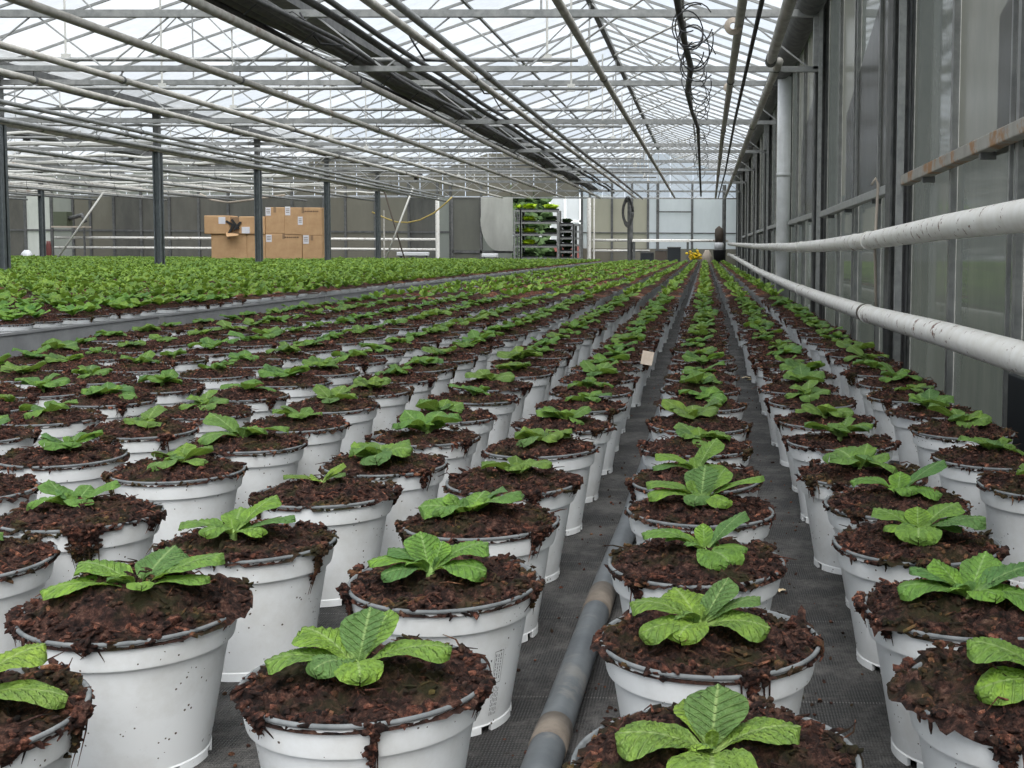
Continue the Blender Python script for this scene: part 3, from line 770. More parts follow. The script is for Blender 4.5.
# ------------------------------------------------------------------ pipes under the roof
def pipe_thing(name, label, pts, r, m_, collars=True, n=12, cm=None, cat='pipe', group=None):
    t = thing(name, label, cat, group=group)
    P = []
    for a, b_ in zip(pts[:-1], pts[1:]):
        for k in range(6): P.append(Vector(a).lerp(Vector(b_), k / 6))
    P.append(Vector(pts[-1]))
    mb = MB(); mb.tube(P, r, n); mb.build('pipe', m_, t, True)
    if collars:
        L = pts[-1][1]
        for gy in GY:
            if pts[0][1] + .1 < gy < L:
                k = min(range(len(P)), key=lambda i: abs(P[i].y - gy)); j = min(k + 1, len(P) - 1)
                q = P[k].lerp(P[j], 0 if P[j].y == P[k].y else (gy - P[k].y) / (P[j].y - P[k].y))
                mb = MB(); mb.tube([q + Vector((0, -.012, 0)), q + Vector((0, .012, 0))], r + .006, n)
                mb.bar(q + Vector((0, 0, r - .002)), Vector((q.x + .001, gy, max(ZB, q.z + r + .01))), .006)
                mb.build('hanger', cm or M['galv_dark'], t, True)
    return t
Z = lambda h: CAMZ + h
HP = [(-3.62, 'cream heating pipe close beside the second roof gutter', 'cream_paint', .027), (-4.55, 'cream heating pipe two pipes beyond the second gutter', 'cream_paint', .026),
      (-5.25, 'cream heating pipe three pipes beyond the second gutter', 'cream_paint', .026), (-2.70, 'rust-stained cream heating pipe beside the black cable bundle', 'cream_paint', .029)]
for X, lab, mm_, rr in HP:
    pipe_thing('heating_pipe', lab, [(X * 1.01, 3.2, Z(1.30)), (X, 12, Z(1.30)), (X, 22, Z(1.31)), (X, 30.5, Z(1.32))], rr, M[mm_], group='heating pipes under the roof')
pipe_thing('heating_pipe', 'paler pipe of the close pair crossing under the girders', [(-1.80, 3.2, Z(1.31)), (-1.80, 30.5, Z(1.33))], .026, M['cream_paint'], group='heating pipes under the roof')
pipe_thing('heating_pipe', 'darker pipe of the close pair crossing under the girders', [(-1.69, 3.2, Z(1.33)), (-1.69, 17, Z(1.33)), (-1.62, 20, Z(1.30)), (-1.62, 30.5, Z(1.31))], .024, M['galv'], group='heating pipes under the roof')
pipe_thing('heating_pipe', 'beige pipe running under the ridge of the bay by the glass wall', [(-.795, 3.2, Z(1.315)), (-.785, 30.5, Z(1.33))], .025, M['cream_paint'], group='heating pipes under the roof')
pipe_thing('heating_pipe', 'slim white-grey pipe between the ridge and the glass wall', [(.185, 4, Z(1.30)), (.19, 14, Z(1.30)), (.26, 30.5, Z(1.33))], .026, M['cream_paint'], group='heating pipes under the roof')
for k, (X, z) in enumerate(((-6.15, 1.27), (-6.32, 1.24))):
    pipe_thing('service_pipe', ('upper' if k == 0 else 'lower') + ' tube of the grey pair leading to the first steel posts', [(X, 6, Z(z)), (X - .1, 13, Z(z)), (X - .5, 30, Z(z + .05))], .022, M['galv'], group='grey service pipes')
for k in range(20):
    X = -6.75 - k * .62; z = 1.20 + .09 * (k % 3)
    pipe_thing('heating_pipe', 'thin grey heating pipe over the bushy bed, %s beyond the grey pair' % ordinal(k + 1), [(X, max(3, -X * 1.2), Z(z)), (X, 30.8, Z(z + .03))], .026, M['cream_paint' if k % 3 else 'galv'], group='heating pipes over the bushy bed', n=8)
# black cable bundles
t = thing('cable_bundle', 'thick bundle of black cables and rolled screen running under the second gutter', 'cables')
for k, (X, z, r) in enumerate(((-2.78, 1.50, .05), (-2.66, 1.46, .03), (-2.90, 1.54, .06), (-2.60, 1.44, .018), (-3.0, 1.47, .03))):
    mb = MB(); mb.tube([(X + .02 * math.sin(y * 1.3 + k), y, Z(z) + .012 * math.sin(y * 1.7 + k * 2)) for y in np.arange(4, 30.4, .6)], r, 8); mb.build('cable', M['hose'], t, True)
mb = MB()
for k in range(26): mb.tube([(-2.72, 5 + k * .98, Z(1.36)), (-2.60, 5 + k * .98, Z(1.46)), (-2.78, 5.02 + k * .98, Z(1.58)), (-2.97, 5 + k * .98, Z(1.48))], .005, 5)
mb.build('tie', M['black'], t)
t = thing('cable_bundle', 'slim pair of black cables beside the thick cable bundle', 'cables')
for k, (X, z, r) in enumerate(((-2.30, 1.42, .024), (-2.23, 1.45, .020))):
    mb = MB(); mb.tube([(X, y, Z(z) + .008 * math.sin(y * 1.9 + k)) for y in np.arange(4, 30.2, .6)], r, 8); mb.build('cable', M['hose'], t, True)
for k, (u, v_, Y) in enumerate(((405, 35, 7.6), (470, 75, 10), (490, 95, 12), (300, 20, 8))):
    a = at_y(u, v_, Y)
    mb = MB(); mb.tube([(a[0], a[1], a[2] + .05), (a[0] + .06, a[1], a[2] - .06), (a[0] + .10, a[1] + .1, a[2] - .14), (a[0] + .2, a[1] + .3, a[2] - .12)], .007, 6)
    tag(mb.build('drip_hose', M['black'], smooth=True), 'short black hose dangling from the roof pipes, %s from the front' % ORD[(1, 2, 3, 0)[k]], 'hose', 'short dangling hoses')
# hose with loops near the wall bay
t = thing('irrigation_hose', 'black irrigation hose with loose coils hanging under the roof', 'hose')
pts = [at_y(672, -40, 6.6), at_y(677, 0, 7.2), at_y(684, 40, 8.2), at_y(691, 68, 9.0), at_y(687, 92, 10.6), at_y(692, 112, 12), at_y(698, 128, 13.5), at_y(699, 150, 16.5), at_y(700, 175, 21), at_y(701, 196, 27)]
mb = MB(); mb.tube(pts, [.022, .022, .022, .024, .022, .02, .022, .02, .02, .02], 8); mb.build('main_hose', M['hose'], t, True)
Rh = random.Random(9)
for k in range(26):
    mb = MB(); f = k / 25; q = at_y(686 + 16 * f + Rh.uniform(-3, 5), 18 + 155 * f, 7.4 + 15 * f * f)
    rad = Rh.uniform(.07, .17); ph = Rh.uniform(0, 6); tl = Rh.uniform(.2, 1.2)
    lp = [(q[0] + rad * math.cos(a + ph) * .8 + .03, q[1] + tl * .2 * math.sin(a), q[2] + rad * math.sin(a + ph)) for a in np.linspace(0, Rh.uniform(4, 6.4), 18)]
    mb.tube(lp, .0045, 5)
    mb.build('loop', M['black'], t, True)
t = thing('cable', 'thin black cable running beside the slim white pipe', 'cable')
mb = MB(); mb.tube([(.30, 4.5, Z(1.36)), (.29, 12, Z(1.30)), (.33, 20, Z(1.31)), (.32, 30, Z(1.30))], .014, 6); mb.build('wire', M['hose'], t, True)
t = thing('vent_pipe', 'wide pale pipe ending open under the roof beside the glass wall', 'pipe')
mb = MB(); mb.tube([at_y(800, -30, 5.8), at_y(790, 0, 6.6), at_y(771, 60, 8.8)], .037, 16); mb.build('pipe', M['cream_paint'], t, True)
mb = MB(); mb.tube([at_y(772, 57, 8.7), at_y(770.5, 62, 8.9)], .042, 16); mb.build('end_collar', M['galv_dark'], t, True)
pipe_thing('heating_pipe', 'grey pipe running on along the glass wall under the gutter', [(.54, 8.9, Z(1.40)), (.50, 14, Z(1.33)), (.50, 30.4, Z(1.33))], .032, M['cream_paint'], group='heating pipes under the roof')
for k, (u, v_, Y) in enumerate(((733, 27, 6.9), (728, 88, 10.4))):
    t = thing('wire_coil', ('large' if k == 0 else 'small') + ' pale wire coil tied on the slim white pipe', 'coil')
    c = Vector(at_y(u, v_, Y)); mb = MB()
    for j in range(4):
        r = (.046 if k == 0 else .036) - j * .008
        mb.tube([c + Vector((r * math.cos(a), -.02 - .004 * j, r * math.sin(a))) for a in np.linspace(0, 6.2832, 20)], .0055, 6)
    mb.build('wire', M['beige'], t, True)

# ------------------------------------------------------------------ wall on the right
wall = thing('wall_right', 'glazed side wall on steel columns', None); wall['kind'] = 'structure'
XW = .945; ztop = ZG + .03
for gy in GY:
    mb = MB(); mb.box(.835, .845, gy, gy + .14, -.3, ztop); mb.box(.845, .925, gy + .064, gy + .076, -.3, ztop); mb.box(.925, .935, gy, gy + .14, -.3, ztop)
    mb.build('column', M['galv_dark'], wall)
    mb = MB(); mb.bar((.87, gy - .05, -.3), (.87, gy - .05, ztop), .03); mb.build('angle_post', M['alu'], wall)
pu, pl_, ml = MB(), MB(), MB(); pu2 = MB()
y = -1.2; k = 0
SP = .95
while y < 32.4:
    for (za, zb, mbp) in ((-.26, .80, pl_), (.80, ztop, pu)):
        tgt = mbp
        rr_ = random.Random(k * 7 + int(za * 10)).random()
        if za > .5 and rr_ < .45: tgt = pu2
        tgt.add([(XW, y + .02, za), (XW, y + SP - .02, za), (XW, y + SP - .02, zb), (XW, y + .02, zb)], [(0, 1, 2, 3)])
    ml.box(XW - .025, XW + .01, y - .018, y + .018, -.3, ztop)
    if k % 4 == 1: ml.box(XW - .032, XW - .02, y + .05, y + .066, -.3, ztop)
    y += SP; k += 1
pl_.build('lower_panes', M['wall_pane'], wall); pu.build('upper_panes', M['wall_pane'], wall); pu2.build('frosted_panes', M['wall_pane_light'], wall); ml.build('mullions', M['galv'], wall)
# diagonal reflections on the wall glass, made as paler slanted sheets before the panes
mb = MB()
for ys, h0, h1 in ((2.1, .95, 1.22), (6.2, 1.10, 1.42), (9.9, 1.25, 1.45), (13.7, 1.2, 1.4), (17.5, 1.2, 1.4)):
    mb.add([(XW - .012, ys, .73), (XW - .012, ys + 1.75, .73), (XW - .012, ys + 1.75, Z(h0) - .2), (XW - .012, ys, Z(h1))], [(0, 1, 2, 3)])
mb.build('slanted_reflections', M['wall_pane_light'], wall)
mb = MB(); mb.box(XW - .03, XW + .02, -1.2, 32.4, -.3, -.24); mb.build('sill', M['galv_dark'], wall)
# sash rails
for (ya, yb, za, zb_, m_) in ((2.0, 5.36, Z(.37), Z(.315), 'rail_rust'), (5.62, 9.1, Z(.30), Z(.275), 'alu'), (9.5, 12.9, Z(.29), Z(.29), 'alu'), (13.3, 16.7, Z(.31), Z(.31), 'alu'), (17.1, 20.5, Z(.31), Z(.31), 'alu'), (20.9, 24.3, Z(.31), Z(.31), 'alu'), (24.7, 28.1, Z(.31), Z(.31), 'alu')):
    mb = MB(); mb.bar((.895, ya, za), (.895, yb, zb_), .05, .045); o = mb.build('sash_rail', M[m_], wall, bevel=.004)
    if m_ == 'rail_rust': o['label'] = 'rust-streaked rail'
    mb = MB()
    for q in (.2, .55, .85):
        yy = ya + (yb - ya) * q; mb.box(.88, .93, yy - .012, yy + .012, za + (zb_ - za) * q - .045, za + (zb_ - za) * q - .02)
    mb.build('rail_clip', M['galv_dark'], wall)

# two white pipes along the wall
def prof(dz):
    return [(.75, 1.2, Z(.10 + dz)), (.75, 2.5, Z(.088 + dz)), (.75, 3.7, Z(.076 + dz)), (.75, 5.4, Z(.047 + dz)), (.75, 7.5, Z(.032 + dz)), (.75, 10, Z(.026 + dz)), (.73, 16, Z(.05 + dz)), (.68, 24, Z(.11 + dz)), (.64, 31.5, Z(.165 + dz))]
for dz, lab in ((0, 'upper white painted heating pipe along the glass wall'), (-.335, 'lower chipped white heating pipe along the glass wall')):
    t = thing('wall_pipe', lab, 'pipe', group='white pipes along the glass wall')
    pr = prof(dz)
    if dz: pr[-1] = (.64, 31.5, Z(-.115)); pr[-2] = (.68, 24, Z(-.19)); 
    mb = MB(); mb.tube(pr, .040, 24); mb.build('pipe', M['white_paint'], t, True)
    mb = MB()
    for gy in GY[1:]:
        i = max(j for j in range(len(pr)) if pr[j][1] <= gy); a, b_ = pr[i], pr[min(i + 1, len(pr) - 1)]
        f = 0 if b_[1] == a[1] else (gy - a[1]) / (b_[1] - a[1]); z = a[2] + (b_[2] - a[2]) * f; x = a[0] + (b_[0] - a[0]) * f
        mb.tube([(x, gy + .02, z), (x, gy + .05, z)], .044, 24); mb.box(x + .03, .84, gy + .025, gy + .045, z - .008, z + .008)
    mb.build('bracket', M['white_paint'], t)
    # weld ring and rust scars
    mb = MB()
    yy = 5.9 if dz == 0 else 5.5
    i = 3; f = (yy - 5.4) / 2.1; z = pr[3][2] + (pr[4][2] - pr[3][2]) * f
    mb.tube([(.75, yy, z), (.75, yy + .05, z)], .042, 24); mb.build('weld_ring', M['pipe_ring' if dz else 'white_paint'], t, True)
t = thing('rope', 'pale rope hanging down the steel column to the lower wall pipe', 'rope')
mb = MB(); a = at_y(875, 186, 5.6); b_ = at_y(873, 306, 5.6)
mb.tube([(a[0] - .03, 5.5, a[2]), (a[0] - .012, 5.5, a[2] + .03), (a[0], 5.5, a[2]), (a[0] - .01, 5.5, (a[2] + b_[2]) / 2), (b_[0], 5.5, b_[2])], .007, 6); mb.build('cord', M['beige'], t, True)
# downpipe
t = thing('rain_downpipe', 'thick white plastic rain downpipe standing by the glass wall', 'pipe', (.825, 12.6, 0))
mb = MB(); mb.tube([(0, 0, -.3), (0, 0, CAMZ + 1.82)], .072, 28); mb.build('pipe', M['downpipe'], t, True)
mb = MB(); mb.tube([(0, 0, -.3), (0, 0, -.15)], .080, 28); mb.tube([(0, 0, 1.2), (0, 0, 1.24)], .076, 28); mb.build('socket', M['downpipe'], t, True)
# dark board by the wall
mb = MB(); mb.box(.885, .905, 2.6, 3.45, -.3, .07); tag(mb.build('board', M['board'], bevel=.004), 'black board standing against the foot of the glass wall', 'board')

# ------------------------------------------------------------------ far wall
K = lambda u: (u - 705) / F * 32.4
def FZ(u, v_): return at_y(u, v_, 32.4)[2]
fw = thing('wall_far', 'end wall of dusty panels', None); fw['kind'] = 'structure'
panels = [(-10, 17, 'dark'), (17, 44, 'pale'), (44, 66, 'grey'), (66, 84, 'brown'), (84, 108, 'brown'), (108, 136, 'dark'), (136, 165, 'dark'), (165, 195, 'dark'), (195, 225, 'dark'), (225, 258, 'dark'), (258, 290, 'dark'), (290, 322, 'dark'),
          (322, 344, 'brown'), (344, 374, 'brown'), (374, 408, 'brown'), (408, 437, 'dark'), (437, 450, 'grey'), (450, 481, 'grey'), (481, 513, 'grey'), (582, 590, 'white'), (590, 612, 'cream'), (612, 632, 'cream'), (632, 648, 'cream'), (648, 658, 'white'), (658, 692, 'white'), (692, 742, 'white')]
ww = 32.4
for kind in ('dark', 'brown', 'grey', 'pale', 'cream', 'white'):
    mb = MB()
    for a, b_, kd in panels:
        if kd != kind: continue
        zlow = 0.45 if kd in ('cream', 'white') else 0
        mb.add([(K(a) + .03, ww, zlow), (K(b_) - .03, ww, zlow), (K(b_) - .03, ww, ZB), (K(a) + .03, ww, ZB)], [(0, 1, 2, 3)])
    mb.build({'dark': 'dark_panes', 'brown': 'brown_panes', 'grey': 'grey_panes', 'pale': 'pale_pane', 'cream': 'cream_panels', 'white': 'white_panels'}[kind], FP[kind], fw)
mb = MB(); mb.add([(K(582), ww, 0), (K(742), ww, 0), (K(742), ww, .45), (K(582), ww, .45)], [(0, 1, 2, 3)]); mb.build('lower_panels', FP['brown'], fw)
mb = MB()
for a, b_, kd in panels: mb.box(K(a) - .03, K(a) + .03, ww - .06, ww + .02, 0, ZT)
mb.box(K(-10), K(513), ww - .05, ww + .02, FZ(250, 231) - .03, FZ(250, 231) + .02)
mb.box(K(582), .95, ww - .05, ww + .02, FZ(650, 233) - .015, FZ(650, 233) + .015)
for u in (657, 692): mb.box(K(u) - .02, K(u) + .02, ww - .07, ww, 0, ZT)
mb.box(K(657), K(692), ww - .07, ww - .03, FZ(675, 212) - .015, FZ(675, 212) + .02)
mb.build('frame_bars', M['galv_dark'], fw)
for b0, b1 in zip(GUT[:-1], GUT[1:]):
    rx = (b0 + b1) / 2; mb = MB()
    nseg = 7
    for k in range(nseg):
        xa, xb = b0 + (b1 - b0) * k / nseg, b0 + (b1 - b0) * (k + 1) / nseg
        zr = lambda x: ZG + (ZR - ZG) * (1 - abs(x - rx) / abs(b0 - rx))
        mb.add([(xa - .01, ww + .03, ZB + .05), (xb + .01, ww + .03, ZB + .05), (xb + .01, ww + .03, zr(xb)), (xa - .01, ww + .03, zr(xa))], [(0, 1, 2, 3)])
    mb.build('gable_panes', M['roof_pane'] if b0 > 0 else FP['brown'] if b0 > -9 else FP['grey'], fw)
# side wall far off
mb = MB()
sw = thing('wall_left', 'distant glazed side wall', None); sw['kind'] = 'structure'
yy = -2
while yy < 32: mb.add([(-20.9, yy + .02, 0), (-20.9, yy + 1.88, 0), (-20.9, yy + 1.88, ZG), (-20.9, yy + .02, ZG)], [(0, 1, 2, 3)]); yy += 1.9
mb.build('panes', FP['grey'], sw)
mb = MB(); yy = -2
while yy < 32.5: mb.box(-20.95, -20.87, yy - .03, yy + .03, 0, ZG); yy += 1.9
mb.build('mullions', M['galv_dark'], sw)

# sliding sheet with a rounded lower corner
mb = MB(); u0, u1 = 480.5, 512.5; Yd = 31.9
X0, X1 = K(u0) * Yd / ww, K(u1) * Yd / ww; z1, z0 = ZB, at_y(500, 251, Yd)[2]
out = [(X0, z1), (X1, z1), (X1, z0), (X1 - .38, z0)]
for a in np.linspace(0, PI / 2, 9): out.append((X1 - .38 - .5 * math.sin(a), z0 + .85 * (1 - math.cos(a))))
out.append((X0, z0 + .95)); n = len(out)
mb.add([(x, Yd, z) for x, z in out] + [(x, Yd + .03, z) for x, z in out], [tuple(range(n))[::-1], tuple(range(n, 2 * n))] + [(i, (i + 1) % n, (i + 1) % n + n, i + n) for i in range(n)])
tag(mb.build('plastic_sheet', FP['pale']), 'pale plastic sheet with a rounded lower corner hanging at the end wall', 'sheet')
t = thing('sliding_door', 'tall grey-green sliding door of dusty glass next to the pale sheet', 'door')
mb = MB(); Xa, Xb = K(451) * .985, K(480) * .985; mb.box(Xa, Xb, 32.0, 32.02, .05, ZB); mb.build('glass', FP['grey'], t)
mb = MB()
for x in (Xa, Xb): mb.box(x - .03, x + .03, 31.97, 32.03, 0, ZB)
mb.box(Xa, Xb + .9, 31.97, 32.03, at_y(470, 251.5, 32)[2] - .04, at_y(470, 251.5, 32)[2] + .03); mb.box(Xa, Xb, 31.97, 32.03, 0, .08); mb.build('door_frame', M['galv_dark'], t)

# white posts and rails near the end wall
def vpost(u, Y, r, label, m_='white_paint', vt=198):
    x = at_y(u, 230, Y)[0]; t_ = MB(); t_.tube([(x, Y, 0), (x, Y, at_y(u, vt, Y)[2])], r, 12)
    t_.box(x - r * 1.6, x + r * 1.6, Y - r * 1.6, Y + r * 1.6, 0, .02)
    return tag(t_.build('end_post', M[m_], smooth=False), label, 'post')
vpost(437.5, 30.9, .055, 'thick white post by the grey sliding door')
vpost(589, 31.2, .055, 'thick white post beside the trolleys')
vpost(594, 31.3, .022, 'thin white post beside the thick white post')
vpost(384, 30.8, .022, 'thin pale pole in front of the brown panels', 'cream_paint', 210)
vpost(630, 31.0, .07, 'dark steel post with a coiled hose on it', 'galv_dark')
vpost(724, 31.0, .05, 'grey post near the corner of the glass wall', 'galv_dark', 185)
def hrail(u0, u1, v_, Y, r, label, m_='white_paint'):
    a, b_ = at_y(u0, v_, Y), at_y(u1, v_, Y); z = (a[2] + b_[2]) / 2; mb = MB(); mb.tube([(a[0], Y, z), (b_[0], Y, z)], r, 10)
    k = a[0] + .3
    return tag(mb.build('end_rail', M[m_], smooth=True), label, 'pipe')
hrail(55, 437, 238.5, 31.3, .036, 'upper white pipe across the end wall beside the boxes')
hrail(55, 437, 248.5, 31.3, .036, 'lower white pipe across the end wall beside the boxes')
hrail(592, 728, 240.5, 31.4, .036, 'upper white pipe across the end wall by the corner')
hrail(592, 650, 250.8, 31.4, .034, 'lower white pipe across the end wall by the corner')
for k, (p, q, lab) in enumerate((((59, 256, 26.5), (103, 193, 26.5), 'white diagonal brace in the bushy bed at the far corner'), ((386, 258, 27.6), (413, 188, 27.6), 'white diagonal brace near the white post'))):
    mb = MB(); a, b_ = at_y(*p), at_y(*q)
    d = (Vector(b_) - Vector(a)); a = Vector(a) - d * ((a[2] - .0) / d.z)
    mb.tube([a, b_], .022, 8); tag(mb.build('brace', M['white_rod'], smooth=True), lab, 'brace')
# dark brace
mb = MB(); a, b_ = Vector(at_y(404, 257, 29)), Vector(at_y(384, 190, 29)); d = b_ - a; a = a - d * (a.z / d.z); mb.tube([a, b_], .018, 6)
tag(mb.build('brace', M['brown'], smooth=True), 'thin dark slanting pole behind the white brace', 'brace')
# yellow hose festoon
pts = [at_y(u, v_, 30.2) for u, v_ in ((372, 212), (385, 218), (396, 222), (408, 222.5), (420, 220), (434, 213), (446, 203), (452, 197))]
mb = MB(); mb.tube(pts, .02, 6); tag(mb.build('garden_hose', M['hose_y'], smooth=True), 'yellow hose sagging between the posts at the end wall', 'hose')
pts = [at_y(u, v_, 30.2) for u, v_ in ((200, 194), (212, 200), (228, 202.5), (250, 200), (262, 198), (285, 195))]
mb = MB(); mb.tube(pts, .03, 6); tag(mb.build('garden_hose', M['beige'], smooth=True), 'pale hose sagging above the cardboard boxes', 'hose')
t = thing('hose_coil', 'grey hose coil hanging on the dark post', 'hose'); mb = MB()
c = Vector(at_y(628, 212, 30.85))
for k in range(5):
    w_, h_ = .11 + .02 * (k % 3), .28 + .03 * k
    mb.tube([(c.x + w_ * math.cos(a), c.y - .02 * k, c.z + h_ * math.sin(a)) for a in np.linspace(0, 6.283, 22)], .016, 6)
mb.build('hose', M['hose'], t, True)

# ------------------------------------------------------------------ cardboard boxes
def carton(u0, u1, vt, vb, Y, label, depth=.55, labels=(), print_=False, floor=False):
    a, b_ = at_y(u0, vb, Y), at_y(u1, vt, Y); z0 = .14 if floor else a[2]
    w, h = b_[0] - a[0], b_[2] - z0
    t = thing('cardboard_box', label, 'box', ((a[0] + b_[0]) / 2, Y, z0), 0, 'cardboard boxes at the end wall')
    mb = MB(); mb.box(-w / 2, w / 2, 0, depth, 0, h); mb.build('carton', M['card'], t, bevel=.012)
    mb = MB(); mb.box(-w / 2 + .01, w / 2 - .01, depth * .46, depth * .54, h, h + .004); mb.box(-.03, .03, -.003, 0, h * .80, h); mb.build('tape', M['tape'], t)
    if labels:
        for fx, fz, lw, lh in labels:
            mb = MB(); mb.box(-w / 2 + fx * w, -w / 2 + fx * w + lw, -.004, 0, h * fz, h * fz + lh); mb.build('paper_label', M['paper'], t)
        mb = MB()
        for fx, fz, lw, lh in labels:
            for q in (.3, .5, .7): mb.box(-w / 2 + fx * w + .02, -w / 2 + fx * w + lw - .02, -.006, -.004, h * fz + lh * q, h * fz + lh * q + .012)
        mb.build('label_print', M['ink'], t)
    if print_:
        mb = MB(); Rr = random.Random(int(u0)); x = w * .02
        while x < w * .42:
            l_ = Rr.uniform(.02, .05); mb.box(x, x + l_, -.003, 0, h * .84, h * .84 + .03); x += l_ + .012
        mb.build('stencil_print', M['ink'], t)
    return t
YB = 27.0
carton(211.5, 246.5, 234.3, 262, YB, 'cardboard box at floor level under the toppled damaged carton', floor=True)
carton(247.2, 265.2, 234.6, 262, YB, 'narrow cardboard box between the post and the damaged stack', floor=True)
carton(265.8, 301.8, 233.8, 262, YB, 'wide cardboard box at floor level with one paper label and printing', floor=True, labels=((.02, .68, .13, .17),), print_=True)
carton(302.6, 321.6, 235.6, 262, YB, 'narrow labelled cardboard box at the end of the bottom row', floor=True, labels=((.05, .66, .13, .20),))
carton(265.6, 284.3, 207.3, 233.6, YB, 'upright cardboard box on top with a corner paper label', labels=((.02, .68, .12, .19),))
carton(284.8, 321.4, 207.6, 235.4, YB, 'large cardboard box on top with two paper labels', labels=((.02, .72, .12, .2), (.36, .38, .11, .19)), print_=True)
# toppled carton lying across two boxes
a, b_ = at_y(205, 234.3, YB), at_y(265, 216, YB); w, h = b_[0] - a[0], b_[2] - a[2]
t = thing('cardboard_box', 'long toppled cardboard carton, torn open in the middle, on the stack', 'box', ((a[0] + b_[0]) / 2, YB - .05, a[2] + .005), 0, 'cardboard boxes at the end wall')
mb = MB(); mb.box(-w / 2, -.10, 0, .5, 0, h * 1.0); mb.box(.10, w / 2, .02, .5, 0, h * .96)
mb.build('carton', M['card'], t, bevel=.02)
mb = MB(); mb.box(-.12, .12, .05, .48, .0, h * .92); mb.build('inner_liner', M['tape'], t)
mb = MB()
for x0, z0_, x1, z1_ in ((-.18, .30, .02, .18), (.0, .1, .16, .28), (-.05, .34, .10, .12), (-.12, .02, .02, .26)): mb.bar((x0, -.01, z0_), (x1, .0, z1_), .03, .05)
mb.build('black_strap', M['black'], t)
mb = MB(); mb.box(-.36, -.20, -.005, 0, h * .55, h * .92); mb.build('paper_label', M['paper'], t)
mb = MB(); mb.box(.18, .36, -.01, .02, 0.02, .17); mb.build('paper_label', M['paper'], t)
mb = MB(); mb.add([(-.20, 0, .04), (.1, 0, .0), (.16, -.18, -.03), (-.10, -.2, -.06), (-.20, .01, .05), (.1, .01, .01), (.16, -.17, -.02), (-.10, -.19, -.05)], [(0, 1, 2, 3), (7, 6, 5, 4), (0, 4, 5, 1), (1, 5, 6, 2), (2, 6, 7, 3), (3, 7, 4, 0)]); mb.build('torn_flap', M['card'], t)
# pallet under the stack
t = thing('pallet', 'low wooden pallet under the cardboard boxes', 'pallet', ((at_y(266, 240, YB)[0]), YB + .28, 0))
mb = MB()
for k in range(6): mb.box(-1.3, 1.3, -.3 + k * .12, -.22 + k * .12, .115, .137)
mb.build('deck_boards', M['tape'], t)
mb = MB()
for x in (-1.2, -.4, .4, 1.2): mb.box(x - .05, x + .05, -.3, .38, 0, .115)
mb.build('bearers', M['tape'], t)

# ------------------------------------------------------------------ plant trolleys
def trolley(u0, u1, vt, shelves, Y, label, group, contents):
    a, b_ = at_y(u0, 250, Y), at_y(u1, 250, Y); w = b_[0] - a[0]; h = at_y(u0, vt, Y)[2]
    t = thing('plant_trolley', label, 'trolley', ((a[0] + b_[0]) / 2, Y, 0), 0, group)
    for x in (-w / 2, w / 2):
        for y in (0, .5):
            mb = MB(); mb.box(x - .025, x + .025, y - .02, y + .02, .1, h); mb.build('upright', M['galv'], t)
    for k in range(shelves):
        z = .16 + (h - .2) * k / (shelves - 1)
        mb = MB(); mb.box(-w / 2, w / 2, 0, .5, z, z + .025); mb.box(-w / 2, w / 2, -.01, 0, z - .01, z + .04); mb.build('shelf', M['galv'], t)
    for x in (-w / 2 + .06, w / 2 - .06):
        for y in (.05, .45):
            mb = MB(); mb.tube([(x - .015, y, .05), (x + .015, y, .05)], .05, 12); mb.build('wheel', M['black'], t)
    return t, w, h
def tray_plant(x, Y, z, w, m_, label, R, name='tray_plant', cat='plant'):
    t = thing(name, label, cat, (x, Y, z))
    mb = MB(); mb.box(-w / 2, w / 2, -.12, .12, 0, .045); mb.build('tray', M['black'], t)
    mb = MB()
    for k in range(38):
        P, f_, _ = leaf_grid(R.uniform(0, 360), R.uniform(.08, .15), .05, R.uniform(25, 80), 30, 0, k, 3, 4)
        mb.add([p + Vector((R.uniform(-w / 2 + .05, w / 2 - .05), R.uniform(-.1, .1), .04)) for p in P], f_)
    mb.build('foliage', M[m_], t)
YT = 30.6
Rt = random.Random(4)
for ti, (u0, u1, vt, ns, lab) in enumerate(((514.5, 520.5, 210, 5, 'narrow plant trolley seen end-on beside the pale sheet'), (521, 558, 210, 5, 'wide plant trolley holding trays of yellow-green plants'), (559, 573, 224, 6, 'shelved trolley next to the wide one'), (574, 580, 224, 6, 'narrow shelved trolley nearest the white post'))):
    lab = lab.replace('nearest', 'beside')
    t, w, h = trolley(u0, u1, vt, ns, YT + (.0 if ti < 2 else .2), lab, 'plant trolleys at the end wall', None)
    for k in range(ns):
        z = .185 + (h - .2) * k / (ns - 1)
        if ti == 1:
            for j, fx in enumerate((-.3, .28)):
                tray_plant(t.location.x + fx * w, YT + .22, z + .01, w * .42, 'lime' if (j == 0 or k == ns - 1) and k > 0 else 'hedge', 'tray of %s plants on %s shelf of the wide trolley, %s side' % ('yellow-green' if (j == 0 or k == ns - 1) and k > 0 else 'dark green', ['bottom', 'second', 'third', 'fourth', 'top'][k], 'sheet' if j == 0 else 'post'), Rt)
        elif ti == 0 and k in (2, 4):
            tray_plant(t.location.x, YT + .22, z + .01, w * .8, 'lime', 'tray of yellow plants on the end-on trolley, %s' % ('top shelf' if k == 4 else 'middle shelf'), Rt)
        elif ti == 2:
            tray_plant(t.location.x, YT + .42, z + .01, w * .8, 'hedge', 'dark plant tray on the shelved trolley, %s shelf from the floor' % ORD[k], Rt)
